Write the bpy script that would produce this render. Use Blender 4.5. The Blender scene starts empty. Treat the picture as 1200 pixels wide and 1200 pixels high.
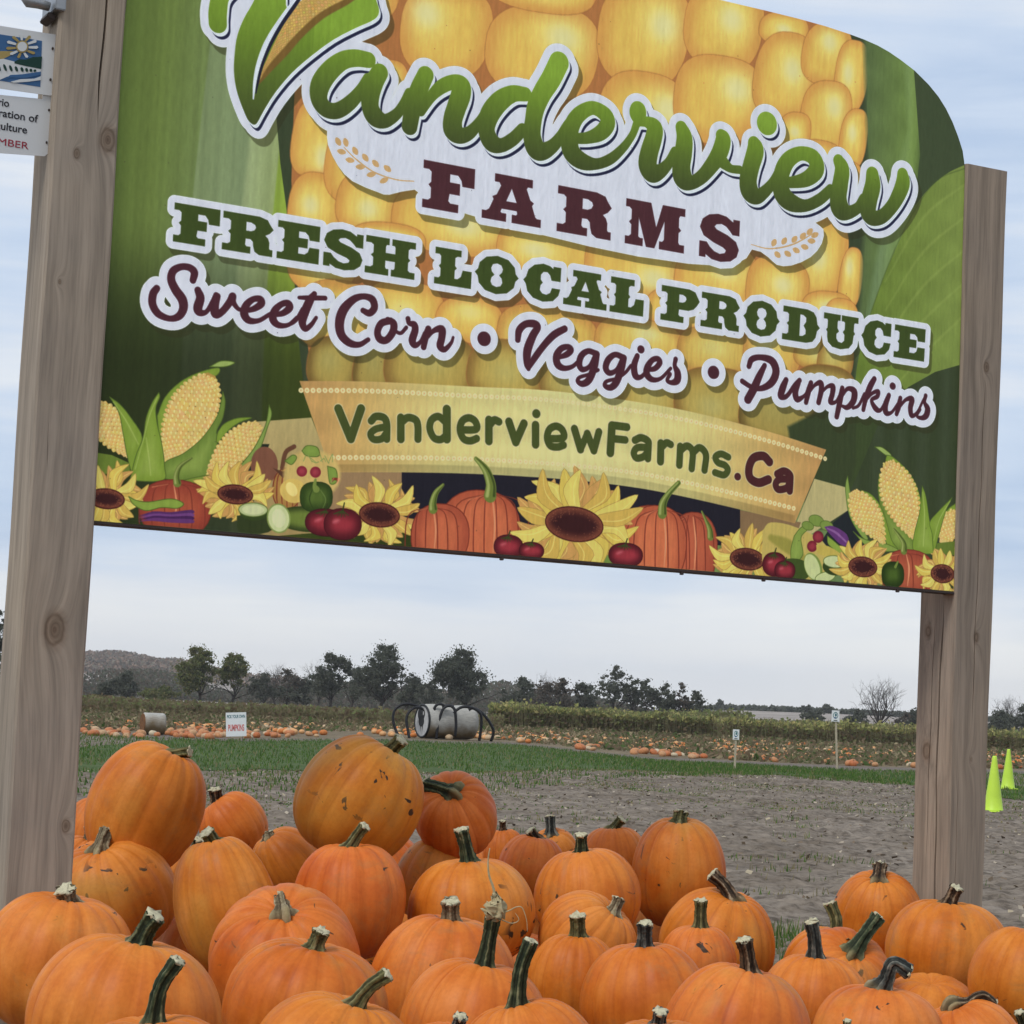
import bpy, bmesh, math, random
import numpy as np
from mathutils import Vector, Matrix
sc=bpy.context.scene
# ---------------- camera ----------------
FPX=2600.0                       # focal length in pixels of a 1200 px wide frame
PITCH,ROLL=0.0900444,0.0449949
CAMZ=1.25
cF=Vector((0,math.cos(PITCH),math.sin(PITCH))); cU0=Vector((0,-math.sin(PITCH),math.cos(PITCH))); cR0=Vector((1,0,0))
cR=cR0*math.cos(ROLL)+cU0*math.sin(ROLL); cU=-cR0*math.sin(ROLL)+cU0*math.cos(ROLL)
CAM=Vector((0,0,CAMZ))
cd=bpy.data.cameras.new('camera'); cam=bpy.data.objects.new('camera',cd); sc.collection.objects.link(cam)
cd.sensor_fit='HORIZONTAL'; cd.sensor_width=36; cd.lens=36*FPX/1200; cd.clip_start=.1; cd.clip_end=9000
M=Matrix((cR,cU,-cF)).transposed().to_4x4(); M.translation=CAM; cam.matrix_world=M
sc.camera=cam
# ---------------- sky and light ----------------
SUN_EL,SUN_AZ=math.radians(50),math.radians(222)
w=bpy.data.worlds.new('World'); sc.world=w; w.use_nodes=True; nt=w.node_tree; nt.nodes.clear()
def N(nt,t,**k):
    n=nt.nodes.new(t)
    for a,b in k.items():
        if a.startswith('i_'):
            s=n.inputs[a[2:].replace('_',' ')] if not a[2:].isdigit() else n.inputs[int(a[2:])]
            s.default_value=b
        else: setattr(n,a,b)
    return n
def Lk(nt,a,b,i=0,o=0): nt.links.new(a.outputs[o],b.inputs[i])
def ramp_node(nt,stops,interp='LINEAR'):
    r=nt.nodes.new('ShaderNodeValToRGB'); r.color_ramp.interpolation=interp; e=r.color_ramp.elements
    while len(e)<len(stops): e.new(.5)
    for q,(p,c) in zip(e,stops): q.position=p; q.color=(*c[:3],1)
    return r
def s2l(c): return tuple(((x/255)/12.92 if x/255<=.04045 else ((x/255+.055)/1.055)**2.4) for x in c)
sky=N(nt,'ShaderNodeTexSky',sky_type='NISHITA',sun_disc=False,sun_elevation=SUN_EL,sun_rotation=SUN_AZ)
bs=N(nt,'ShaderNodeBackground',i_Strength=.1); Lk(nt,sky,bs)
tc=N(nt,'ShaderNodeTexCoord'); sp=N(nt,'ShaderNodeSeparateXYZ'); Lk(nt,tc,sp)
mp=N(nt,'ShaderNodeMapping'); mp.inputs['Scale'].default_value=(1.7,1.7,20); mp.inputs['Location'].default_value=(3.1,.4,.7); Lk(nt,tc,mp)
n1=N(nt,'ShaderNodeTexNoise',i_Scale=1.6,i_Detail=6.,i_Roughness=.55,i_Distortion=.35); Lk(nt,mp,n1)
mp2=N(nt,'ShaderNodeMapping'); mp2.inputs['Scale'].default_value=(1,1,2.6); mp2.inputs['Location'].default_value=(1.7,5,.2); Lk(nt,tc,mp2)
n2=N(nt,'ShaderNodeTexNoise',i_Scale=4.,i_Detail=5.,i_Roughness=.5); Lk(nt,mp2,n2)
ad=N(nt,'ShaderNodeMath',operation='MULTIPLY_ADD'); Lk(nt,n2,ad); ad.inputs[1].default_value=.55; ad2=N(nt,'ShaderNodeMath',operation='MULTIPLY'); Lk(nt,n1,ad2); ad2.inputs[1].default_value=.6; Lk(nt,ad2,ad,2)
cr=ramp_node(nt,[(.42,s2l((174,193,219))),(.52,s2l((194,208,227))),(.60,s2l((212,219,229))),(.70,s2l((229,232,234)))])
bd=ramp_node(nt,[(0,(.5,.5,.5)),(.045,(.56,.56,.56)),(.062,(.50,.50,.50)),(.085,(.40,.40,.40)),(.115,(.42,.42,.42)),(.17,(.5,.5,.5)),(.24,(.47,.47,.47)),(.4,(.5,.5,.5))]); Lk(nt,sp,bd,0,2)
ab=N(nt,'ShaderNodeMath',operation='ADD'); Lk(nt,ad,ab); Lk(nt,bd,ab,1); ac=N(nt,'ShaderNodeMath',operation='SUBTRACT'); Lk(nt,ab,ac); ac.inputs[1].default_value=.5; Lk(nt,ac,cr)
# paler, slightly warm towards the horizon
hz=ramp_node(nt,[(0,(.95,.95,.95)),(.02,(.75,.75,.75)),(.05,(.25,.25,.25)),(.08,(0,0,0))]); Lk(nt,sp,hz,0,2)
mx=N(nt,'ShaderNodeMix',data_type='RGBA'); Lk(nt,hz,mx,0); Lk(nt,cr,mx,6); mx.inputs[7].default_value=(*s2l((226,227,229)),1)
bc=N(nt,'ShaderNodeBackground',i_Strength=.97); nt.links.new(mx.outputs[2],bc.inputs[0])
ms=N(nt,'ShaderNodeMixShader'); ms.inputs[0].default_value=.93; Lk(nt,bs,ms,1); Lk(nt,bc,ms,2)
wo=N(nt,'ShaderNodeOutputWorld'); Lk(nt,ms,wo)
sl=bpy.data.lights.new('sun','SUN'); sl.energy=1.5; sl.angle=math.radians(16); sl.color=(1,.97,.92)
so=bpy.data.objects.new('sun',sl); sc.collection.objects.link(so)
so.rotation_euler=(math.pi/2-SUN_EL,0,math.pi-SUN_AZ)
sv=sc.view_settings; sv.view_transform='Standard'; sv.look='None'; sv.exposure=0.27; sv.gamma=1; sv.use_curve_mapping=False
sc.render.film_transparent=False
try: sc.cycles.max_bounces=6; sc.cycles.transparent_max_bounces=4
except Exception: pass
random.seed(3); RG=np.random.RandomState(11)
# ---------------- helpers ----------------
def at(px,py,d): return CAM+(cR*((px-600)/FPX)+cU*((600-py)/FPX)+cF)*d
def ground_at(px,py,z=0.):
    v=cR*((px-600)/FPX)+cU*((600-py)/FPX)+cF
    t=(z-CAMZ)/v.z; return CAM+v*t
def hor(px):   # photo row of the horizon at this column
    # v.z=0
    return 600+((px-600)*cR.z+FPX*cF.z)/cU.z
def mesh_obj(name,verts,faces,mats,parent=None,smooth=True,mi=None):
    me=bpy.data.meshes.new(name)
    if isinstance(verts,np.ndarray) and isinstance(faces,np.ndarray):
        nv,nf=len(verts),len(faces); k=faces.shape[1]
        me.vertices.add(nv); me.vertices.foreach_set('co',verts.astype(np.float32).ravel())
        me.loops.add(nf*k); me.loops.foreach_set('vertex_index',faces.astype(np.int32).ravel())
        me.polygons.add(nf); me.polygons.foreach_set('loop_start',np.arange(0,nf*k,k,dtype=np.int32))
        me.update(calc_edges=True)
    else: me.from_pydata([tuple(v) for v in verts],[],[tuple(f) for f in faces])
    for m in (mats if isinstance(mats,(list,tuple)) else [mats]): me.materials.append(m)
    if mi is not None: me.polygons.foreach_set('material_index',np.asarray(mi,np.int32))
    me.polygons.foreach_set('use_smooth',np.full(len(me.polygons),smooth))
    me.validate(); me.update()
    o=bpy.data.objects.new(name,me); sc.collection.objects.link(o)
    if parent is not None: o.parent=parent
    return o
def tag(o,label=None,cat=None,group=None,kind=None):
    if label: o['label']=label
    if cat: o['category']=cat
    if group: o['group']=group
    if kind: o['kind']=kind
    return o
def thing(name,loc,label,cat,group=None,rz=0.):
    o=bpy.data.objects.new(name,None); sc.collection.objects.link(o); o.location=loc; o.rotation_euler=(0,0,rz); o.empty_display_size=.1
    return tag(o,label,cat,group)
def frame(path):
    n=len(path); T=[]
    for i in range(n): T.append((path[min(i+1,n-1)]-path[max(i-1,0)]).normalized())
    a=Vector((0,0,1)) if abs(T[0].z)<.9 else Vector((1,0,0)); u=T[0].cross(a).normalized(); out=[]
    for t in T:
        u=(u-t*u.dot(t)).normalized(); out.append((u,t.cross(u)))
    return out
def tube(path,rad,seg=8,lobes=0,amp=0.,cap=True,ph=0.):
    path=[Vector(p) for p in path]; fr=frame(path); V=[];Fc=[]
    for i,(p,r,(u,v)) in enumerate(zip(path,rad,fr)):
        for k in range(seg):
            t=2*math.pi*k/seg; a=amp[i] if isinstance(amp,(list,tuple)) else amp; q=r*(1+a*math.cos(lobes*t+ph)) if lobes else r
            V.append(p+u*(q*math.cos(t))+v*(q*math.sin(t)))
    for i in range(len(path)-1):
        for k in range(seg): Fc.append((i*seg+k,i*seg+(k+1)%seg,(i+1)*seg+(k+1)%seg,(i+1)*seg+k))
    if cap: Fc.append(tuple(range(seg))[::-1]); Fc.append(tuple((len(path)-1)*seg+k for k in range(seg)))
    return V,Fc
def join(parts):
    V=[];Fc=[]
    for v,f in parts:
        o=len(V); V+=list(v); Fc+=[tuple(i+o for i in q) for q in f]
    return V,Fc
def bez(P,n=8):
    P=[Vector(p) for p in P]; Q=[2*P[0]-P[1]]+P+[2*P[-1]-P[-2]]; out=[]
    for i in range(1,len(Q)-2):
        a,b,c,d=Q[i-1:i+3]
        for k in range(n):
            t=k/n; out.append(.5*(2*b+(c-a)*t+(2*a-5*b+4*c-d)*t*t+(3*b-a-3*c+d)*t**3))
    return out+[P[-1]]
def boxm(lo,hi,M=None,bev=0.):
    bm=bmesh.new(); r=bmesh.ops.create_cube(bm,size=1)
    for v in bm.verts: v.co=Vector([(lo[i]+hi[i])/2+v.co[i]*(hi[i]-lo[i]) for i in range(3)])
    if bev: bmesh.ops.bevel(bm,geom=bm.edges[:],offset=bev,segments=2,affect='EDGES')
    if M is not None: bmesh.ops.transform(bm,matrix=M,verts=bm.verts)
    V=[v.co.copy() for v in bm.verts]; bm.verts.index_update(); Fc=[tuple(v.index for v in f.verts) for f in bm.faces]; bm.free(); return V,Fc
def mat(name,build,rough=.8,spec=.3):
    m=bpy.data.materials.new(name); m.use_nodes=True; nt=m.node_tree; b=nt.nodes['Principled BSDF']
    b.inputs['Roughness'].default_value=rough; b.inputs['Specular IOR Level'].default_value=spec
    build(nt,b); return m
def leafy(name,c,var=.3,scale=3.,tr=.42):
    m=col(name,c,.85,.1,var,scale); nt=m.node_tree; b=nt.nodes['Principled BSDF']; src=b.inputs[0].links[0].from_socket
    t=nt.nodes.new('ShaderNodeBsdfTranslucent'); nt.links.new(src,t.inputs[0]); x=nt.nodes.new('ShaderNodeMixShader'); x.inputs[0].default_value=tr
    o=next(n for n in nt.nodes if n.type=='OUTPUT_MATERIAL'); nt.links.new(b.outputs[0],x.inputs[1]); nt.links.new(t.outputs[0],x.inputs[2]); nt.links.new(x.outputs[0],o.inputs[0]); return m
def col(name,c,rough=.8,spec=.3,var=.15,scale=8.,bump=0.,metal=0.,stretch=(1,1,1),rnd=0.):
    """plain procedural surface: mottled colour, optional bump"""
    def f(nt,b):
        t=N(nt,'ShaderNodeTexCoord'); m=N(nt,'ShaderNodeMapping'); m.inputs['Scale'].default_value=stretch; nt.links.new(t.outputs['Object'],m.inputs[0])
        n=N(nt,'ShaderNodeTexNoise',i_Scale=scale,i_Detail=6.,i_Roughness=.6); Lk(nt,m,n)
        r=ramp_node(nt,[(.25,tuple(x*(1-var) for x in c)),(.5,c),(.75,tuple(min(1,x*(1+var)) for x in c))]); Lk(nt,n,r)
        if rnd:
            oi=N(nt,'ShaderNodeObjectInfo'); mr=N(nt,'ShaderNodeMapRange'); nt.links.new(oi.outputs['Random'],mr.inputs[0]); mr.inputs[3].default_value=1-rnd; mr.inputs[4].default_value=1+rnd
            h=N(nt,'ShaderNodeHueSaturation'); nt.links.new(mr.outputs[0],h.inputs['Value']); Lk(nt,r,h,4); Lk(nt,h,b)
        else: Lk(nt,r,b)
        b.inputs['Metallic'].default_value=metal
        if bump:
            bp=N(nt,'ShaderNodeBump',i_Strength=bump,i_Distance=.02); Lk(nt,n,bp,2); nt.links.new(bp.outputs[0],b.inputs['Normal'])
    return mat(name,f,rough,spec)
import numpy as np
def sign_print():
 # ---- board print: control points were read off the sign in the photograph and
 # are turned here into positions on the board (metres from its lower left corner)
 BW=2.44; BH=1.203; TOPV=1.60; RES=820.0
 def _homog(src,dst):
     A=[]
     for (x,y),(u,v) in zip(src,dst):
         A.append([x,y,1,0,0,0,-u*x,-u*y,-u]);A.append([0,0,0,x,y,1,-v*x,-v*y,-v])
     return np.linalg.svd(np.array(A,float))[2][-1].reshape(3,3)
 HM=_homog([(112,610),(1118,693),(1135,190),(147,0)],[(0,0),(BW,0),(BW,BH),(0,1.190)])
 def BP(p):
     p=np.asarray(p,float); q=np.c_[p[:,0],p[:,1],np.ones(len(p))]@HM.T
     return q[:,:2]/q[:,2:]
 CW=int(BW*RES); CH=int(TOPV*RES)
 def CP(p):
     q=BP(p); return np.c_[q[:,0]*RES,(TOPV-q[:,1])*RES]
 def LS(p):
     a=CP([p,(p[0]+1,p[1]),(p[0],p[1]+1)]); j=a[1:]-a[0]
     return abs(j[0,0]*j[1,1]-j[0,1]*j[1,0])**.5
 IMG=np.zeros((CH,CW,3),np.float32)
 YY,XX=np.mgrid[0:CH,0:CW].astype(np.float32)
 rng=np.random.RandomState(7)
 def crop(x0,y0,s): return lambda L:[((p[0]/s+x0),(p[1]/s+y0))+tuple(r/s for r in p[2:]) for p in L]
 def catmull(P,n=6):
     P=np.array(P,float)
     if len(P)<3: return P
     Q=np.vstack([2*P[0]-P[1],P,2*P[-1]-P[-2]]); out=[]
     for i in range(1,len(Q)-2):
         a,b,c,d=Q[i-1:i+3]
         for t in np.arange(n)/n:
             out.append(.5*(2*b+(c-a)*t+(2*a-5*b+4*c-d)*t*t+(3*b-a-3*c+d)*t**3))
     out.append(P[-1]); return np.array(out)
 def box(lo,hi):
     x0,y0=np.floor(lo).astype(int);x1,y1=np.ceil(hi).astype(int)
     x0=max(x0,0);y0=max(y0,0);x1=min(x1,CW);y1=min(y1,CH)
     if x1<=x0 or y1<=y0: return None
     return slice(y0,y1),slice(x0,x1)
 def segd(X,Y,a,b,ra=0,rb=0):
     dx,dy=b[0]-a[0],b[1]-a[1]; L=dx*dx+dy*dy+1e-9
     t=np.clip(((X-a[0])*dx+(Y-a[1])*dy)/L,0,1)
     return np.hypot(X-a[0]-t*dx,Y-a[1]-t*dy)-(ra+(rb-ra)*t)
 def stroke_d(D,P,n=5,m=26):
     P=catmull(P,n); c=CP(P[:,:2]); 
     r=np.array([max(q[2],.2)*LS(q[:2]) for q in P])
     if len(c)==1: c=np.vstack([c,c+.01]); r=np.r_[r,r]
     for i in range(len(c)-1):
         R=max(r[i],r[i+1])+m
         s=box(np.minimum(c[i],c[i+1])-R,np.maximum(c[i],c[i+1])+R)
         if s is None: continue
         D[s]=np.minimum(D[s],segd(XX[s],YY[s],c[i],c[i+1],r[i],r[i+1]))
 def poly_sdf(X,Y,c):
     d=np.full(X.shape,1e9,np.float32); ins=np.zeros(X.shape,bool); n=len(c)
     for i in range(n):
         a,b=c[i],c[(i+1)%n]
         d=np.minimum(d,segd(X,Y,a,b))
         if a[1]!=b[1]:
             k=((a[1]>Y)!=(b[1]>Y))&(X<(b[0]-a[0])*(Y-a[1])/(b[1]-a[1])+a[0]); ins^=k
     return np.where(ins,-d,d)
 def poly_d(D,c,holes=(),m=26):
     s=box(c.min(0)-m,c.max(0)+m)
     if s is None: return
     d=poly_sdf(XX[s],YY[s],c)
     for h in holes: d=np.maximum(d,-poly_sdf(XX[s],YY[s],h))
     D[s]=np.minimum(D[s],d)
 def newD(): return np.full((CH,CW),60.,np.float32)
 def put(s,a,col):
     a=np.clip(a,0,1)[...,None]; col=np.asarray(col,np.float32)
     if col.ndim==1: col=col/255.
     IMG[s]=IMG[s]*(1-a)+col*a
 ALL=(slice(None),slice(None))
 def paintD(D,col,g=0.,al=1.): put(ALL,(.5-(D-g))*al,col)
 def shift(D,dx,dy):
     dx=int(round(dx));dy=int(round(dy)); return np.roll(np.roll(D,dy,0),dx,1)
 def sh_shift(D,dx,dy):   # swept drop shape
     o=D.copy()
     for t in np.linspace(.2,1,5): o=np.minimum(o,shift(D,dx*t,dy*t))
     return o
 def poly(P,col,sm=0,g=0,al=1.,blur=1.,edge=None,ew=1.5,raw=False):
     P=np.asarray(P,float)
     if sm:
         P=catmull(np.vstack([P,P[:1]]),sm)[:-1]
     c=P if raw else CP(P)
     s=box(c.min(0)-3-blur,c.max(0)+3+blur)
     if s is None: return
     d=poly_sdf(XX[s],YY[s],c)-g
     if callable(col): col=col(XX[s],YY[s],d)
     put(s,(.5-d/blur)*al,col)
     if edge is not None: put(s,(.5-(abs(d)-ew/2))*al,edge)
 def line(P,col,n=5,al=1.,soft=1.):
     P=catmull(P,n);c=CP(P[:,:2]);r=np.array([max(q[2],.15)*LS(q[:2]) for q in P])
     R=r.max()+2+soft; s=box(c.min(0)-R,c.max(0)+R)
     if s is None: return
     d=np.full(XX[s].shape,99.,np.float32)
     for i in range(len(c)-1): d=np.minimum(d,segd(XX[s],YY[s],c[i],c[i+1],r[i],r[i+1]))
     if callable(col): col=col(XX[s],YY[s],d)
     put(s,(.5-d/soft)*al,col)
 def ell(cx,cy,rx,ry,rot=0,n=28,p=2.,wob=0.):
     t=np.linspace(0,2*np.pi,n,endpoint=False); c,s=np.cos(t),np.sin(t)
     x=np.sign(c)*abs(c)**(2/p)*rx; y=np.sign(s)*abs(s)**(2/p)*ry
     if wob: k=1+wob*np.sin(3*t+cx); x,y=x*k,y*k
     a=np.radians(rot); return np.c_[cx+x*np.cos(a)-y*np.sin(a),cy+x*np.sin(a)+y*np.cos(a)]
 def mixc(a,b,t):
     a=np.asarray(a,np.float32)/255.;b=np.asarray(b,np.float32)/255.;t=np.clip(t,0,1)[...,None]; return a*(1-t)+b*t
 def smooth(t,a,b): t=np.clip((t-a)/(b-a),0,1); return t*t*(3-2*t)
 # ---------------- background husk ----------------
 u=XX/RES; v=TOPV-YY/RES
 def ramp(x,stops):
     xs=[s[0] for s in stops]; return np.stack([np.interp(x,xs,[s[1][k] for s in stops]) for k in range(3)],-1).astype(np.float32)/255.
 IMG[:]=ramp(u+.02*np.sin(v*3),[(0,(86,110,62)),(.10,(98,122,70)),(.2,(106,130,84)),(.205,(118,140,104)),(.32,(122,145,112)),(.33,(148,168,126)),(.40,(140,160,112)),(.405,(126,158,72)),(.47,(144,178,72)),(.60,(126,162,62)),(.7,(110,146,62)),
  (2.05,(96,128,92)),(2.10,(80,108,84)),(2.17,(110,140,104)),(2.25,(112,146,88)),(2.27,(84,110,68)),(2.32,(66,84,62)),(2.44,(62,78,58))])
 f=1-.55*smooth(.72-v,0.,.38)*(u<1.2)
 f*=1+.022*np.sin(u*140+3*np.sin(u*31))+.014*np.sin(u*330)
 IMG*=f[...,None]
 g=(smooth(.72-v,0,.3)*(u<1.2))[...,None]; IMG[:]=IMG*(1-g*.35)+np.array([52,66,44],np.float32)/255*g*.35
 # dark gap on both sides of the ear
 poly([(322,100),(345,100),(372,-60),(420,-200),(1060,-200),(1020,120),(1024,260),(1015,400),(1000,470),(360,470),(352,400),(345,300),(330,190)],(60,74,56),sm=0)
 poly([(352,-60),(346,120),(343,210),(350,330),(372,460),(940,530),(972,480),(978,420),(985,300),(990,180),(990,90),(940,-30),(880,-220),(380,-220)],(172,112,56))
 # kernels
 def kern(x0,y0,x1,y1,hx=.55,hy=.4,tone=0.,hl=1.,rot=8):
     P=ell((x0+x1)/2,(y0+y1)/2,(x1-x0)/2+2.2,(y1-y0)/2+2.2,rot,40,2.6,.02); c=CP(P)
     s=box(c.min(0)-4,c.max(0)+4)
     if s is None: return
     d=poly_sdf(XX[s],YY[s],c); X,Y=XX[s],YY[s]
     w,h=np.ptp(c[:,0]),np.ptp(c[:,1]); h0=CP([(x0+(x1-x0)*hx,y0+(y1-y0)*hy)])[0]
     r=np.hypot((X-h0[0])/w,(Y-h0[1])/h)
     e=smooth(-d,0,.26*min(w,h))
     base=mixc((206,150,66),(218,180,78),e)
     base=base+(mixc((0,0,0),(10,32,34),smooth(.42-r,0,.4))*.9)
     k=smooth(.22-r,0,.2)*hl*.75
     base=base*(1-k[...,None])+np.array([216,210,150],np.float32)/255*k[...,None]
     ol=np.array([128,116,60],np.float32)/255
     base=base*(1-tone)+ol*tone*(.6+.5*e[...,None])
     put(s,(.5-d/1.6),base)
     put(s,(.5-(abs(d)-1.2)/2.4)*.42,(152,92,46))
 K=[(345,-60,470,20,.5,.5),(470,-55,578,-4,.5,.5),(345,115,398,205,.65,.75),(341,203,402,275,.4,.5),(388,60,470,120,.4,.4),(385,130,470,240,.5,.5),
 (473,-20,577,88,.28,.3),(574,4,704,112,.68,.35),(440,70,478,120,.5,.5),(578,-50,702,10,.5,.5),(706,-24,810,98,.72,.42),(703,84,808,190,.78,.4),(812,-70,896,-10,.5,.5),
 (808,-22,897,78,.6,.42),(794,64,895,165,.72,.38),(896,14,950,50,.5,.5),(889,38,958,138,.63,.42),(946,26,1001,97,.55,.3),(984,46,1019,132,.4,.45),(944,94,999,178,.68,.35),(990,128,1018,195,.45,.4),(918,132,952,175,.5,.5),(936,165,990,215,.5,.5),
 (398,200,468,272,.5,.6),(464,214,602,296,.6,.6),(585,262,700,322,.4,.5),(690,270,800,345,.72,.75),(795,285,890,360,.6,.4),(340,268,420,340,.5,.6),(415,262,500,300,.5,.5),
 (972,190,1014,266,.4,.4),(936,255,994,348,.45,.5),(988,292,1011,362,.45,.3),(878,302,948,372,.6,.45),(944,343,1000,385,.5,.4),(760,340,850,385,.5,.5),
 (352,330,440,410,.5,.5,.1,.3),(430,330,520,400,.5,.5,.0,.4),(515,350,590,400,.5,.3,0,.3),(585,360,700,425,.4,.5,.1,.5),(700,375,800,430,.6,.3,.1,.9),(798,385,880,440,.5,.4,.2,.3),(875,380,940,445,.4,.3,.1,1.),(968,352,1006,402,.4,.4),(935,400,985,432,.5,.5,.2,.3),(962,398,1000,446,.4,.4,.4,.2),(930,430,1004,490,.5,.4,.6,.2),
 (364,395,424,460,.4,.4,.65,.3),(418,400,462,460,.5,.4,.7,.3),(455,392,560,470,.5,.4,.55,.3),(552,400,640,470,.5,.5,.5,.2),(636,415,735,475,.35,.6,.55,.5),(728,430,800,500,.5,.5,.5,.2),(795,432,885,505,.45,.6,.55,.5),(870,455,960,520,.5,.4,.75,.1),(950,480,1000,530,.5,.5,.75,.1)]
 for k in K: kern(*k)
 # right hand leaves
 def lg(a,b,x0,x1): return lambda X,Y,d: mixc(a,b,(X/RES-x0)/(x1-x0))*(1+.02*np.sin((X*.35+Y*.55)*.11))[...,None]*(1+.015*np.sin((X*.9-Y*1.6)*.05))[...,None]
 poly([(1016,20),(1030,-60),(1060,-40),(1068,150),(1052,215),(1030,300),(1016,380),(1012,430),(1004,460),(1012,330),(1021,180)],lg((84,108,76),(104,136,80),2.08,2.26),blur=16)
 poly([(1060,20),(1075,75),(1082,180),(1075,240),(1140,200),(1138,60)],(64,80,60))
 poly([(1140,190),(1110,205),(1080,235),(1058,280),(1036,330),(1016,390),(1004,450),(1000,560),(1060,470),(1098,436),(1140,424)],lg((98,126,60),(116,140,76),2.1,2.4),sm=4)
 poly([(1140,424),(1098,436),(1066,454),(1035,490),(1005,540),(985,620),(1140,720)],lambda X,Y,d:mixc((56,70,50),(62,76,58),np.sin(X*.1)*.5+.5),sm=0)
 poly([(1004,450),(1040,455),(1066,456),(1030,500),(1005,560),(985,600),(975,560),(990,510)],(60,78,52))
 for k in range(5): line([(1135,215+38*k,1),(1085,255+40*k,1.5),(1040,330+34*k,.6)],(150,172,96),al=.28,soft=5)
 line([(1136,196,.5),(1100,212,.6),(1070,255,.6),(1044,310,.6),(1020,375,.5)],(70,92,56),al=.6,soft=3)
 poly([(925,500),(965,480),(1004,455),(1005,540),(985,620),(955,620),(935,560)],(58,72,50),blur=8)
 # ---------------- ribbon ----------------
 poly([(300,494),(367,489),(395,560),(420,620),(300,630)],lambda X,Y,d:mixc((186,172,112),(158,136,84),(Y/RES-1.2)/.35))
 poly([(956,561),(996,572),(995,598),(930,640),(880,640),(870,600),(935,612)],lambda X,Y,d:mixc((180,168,112),(156,142,88),(X/RES-2.2)/.2))
 poly([(380,550),(480,550),(480,620),(380,620)],(150,122,84)); poly([(862,596),(940,612),(930,640),(862,640)],(132,106,72))
 poly([(473,552),(600,553),(700,560),(869,594),(869,640),(473,620)],(40,38,46))
 poly([(995,598),(978,612),(960,640),(1010,650),(1020,620)],(42,46,48)); poly([(290,520),(318,520),(300,570),(285,560)],(44,52,44))
 TOP=[(353,446),(440,447),(560,453),(640,457),(730,468),(810,482),(900,505),(970,527)]
 BOT=[(933,613),(870,597),(800,581),(740,570),(660,561),(560,555),(473,553),(390,553)]
 rib=np.vstack([catmull(TOP,4),catmull(BOT,4)])
 def ribc(X,Y,d):
     x=X/RES; t=abs(x-1.22)/1.0
     c=ramp(t,[(0,(208,202,134)),(.35,(206,194,120)),(.6,(194,160,90)),(.95,(172,118,68)),(1.1,(162,106,64))])
     return c*(1+.03*np.sin(Y*.09+x*3))[...,None]
 poly(rib,ribc)
 b2=catmull(BOT,4)
 poly(np.vstack([b2,(b2-np.array([0,9]))[::-1]]),lambda X,Y,d:ribc(X,Y,d)*.86,blur=3)
 for base,off,x0,x1 in ((catmull(TOP,12),(0,11),356,968),(catmull(BOT,12)[::-1],(0,-17),388,946)):
     c=CP(base+np.array(off)); L=np.r_[0,np.cumsum(np.hypot(*np.diff(c,axis=0).T))]
     N=int(L[-1]/(.0152*RES))
     for s in np.linspace(.004*RES,L[-1]-.004*RES,N):
         x,y=np.interp(s,L,c[:,0]),np.interp(s,L,c[:,1]); q=box((x-9,y-9),(x+9,y+9))
         if q is None: continue
         fa=abs(x/RES-1.22); al=.35+.55*min(1,fa/.6); r=np.hypot(XX[q]-x,YY[q]-y)
         put(q,(.5-(r-5.2))*al,(222,208,150)); put(q,(.5-(r-2.6))*al*.35,(190,150,90))
 # URL
 u7=crop(340,430,3.75);u8=crop(640,450,3.529)
 def R(L,r): return [(x,y,r*1.13) for x,y in L]
 U7=[R([(220,182),(275,315)],16),R([(320,182),(275,315)],16),R([(365,236),(385,217),(420,222),(433,250),(433,316)],14),R([(430,262),(385,272),(362,293),(375,317),(410,315),(430,292)],13),
 R([(495,222),(495,316)],15),R([(495,245),(525,222),(560,232),(570,262),(570,316)],14),R([(697,185),(697,316)],16),R([(690,240),(660,217),(630,232),(622,270),(640,310),(670,318),(695,300)],13.5),
 R([(757,276),(825,273),(823,240),(795,223),(765,237),(755,275),(770,314),(800,324),(828,314)],13.5),R([(882,232),(882,325)],15),R([(885,255),(905,233),(926,240)],14),R([(970,240),(1000,330)],15),R([(1036,248),(1000,330)],15),R([(1087,255),(1087,340)],15),[(1090,205,18),(1091,205,18)]]
 U8=[R([(14,226),(78,222),(75,190),(50,174),(22,187),(12,222),(25,254),(55,260),(80,252)],12.5),R([(125,185),(150,270)],13.5),R([(150,270),(178,205)],12),R([(178,205),(205,275)],13),R([(205,275),(226,198)],13),
 R([(280,172),(273,284)],14.5),R([(280,170),(342,178)],13),R([(278,225),(335,231)],12.5),R([(375,232),(400,222),(428,235),(431,255),(428,308)],12.5),R([(425,262),(385,263),(370,285),(382,306),(410,300),(426,282)],12),
 R([(482,245),(480,320)],13.5),R([(485,262),(505,243),(523,250)],12),R([(562,258),(558,335)],12.5),R([(563,275),(590,256),(613,280),(609,350)],12),R([(613,285),(642,263),(668,292),(662,356)],12),
 R([(760,302),(730,289),(707,302),(718,325),(746,336),(758,356),(742,376),(705,366)],11.5)]
 U9=[[(798,383,14),(799,383,14)],R([(930,322),(905,298),(865,306),(846,345),(850,388),(885,408),(925,395)],14.5),R([(962,372),(990,360),(1014,375),(1016,400),(1013,442)],12.5),R([(1010,393),(970,395),(955,415),(967,436),(1000,430),(1011,412)],12)]
 D=newD()
 for s in U7: stroke_d(D,u7(s))
 for s in U8: stroke_d(D,u8(s))
 D2=newD()
 for s in U9: stroke_d(D2,u8(s))
 paintD(np.minimum(D,D2),(206,196,150),2.2,.55); paintD(D,(70,84,46),.3); paintD(D2,(78,40,40),.3)
 # ---------------- produce along the bottom ----------------
 GR=(112,146,62);LG=(146,172,92);DG=(74,102,52)
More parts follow.
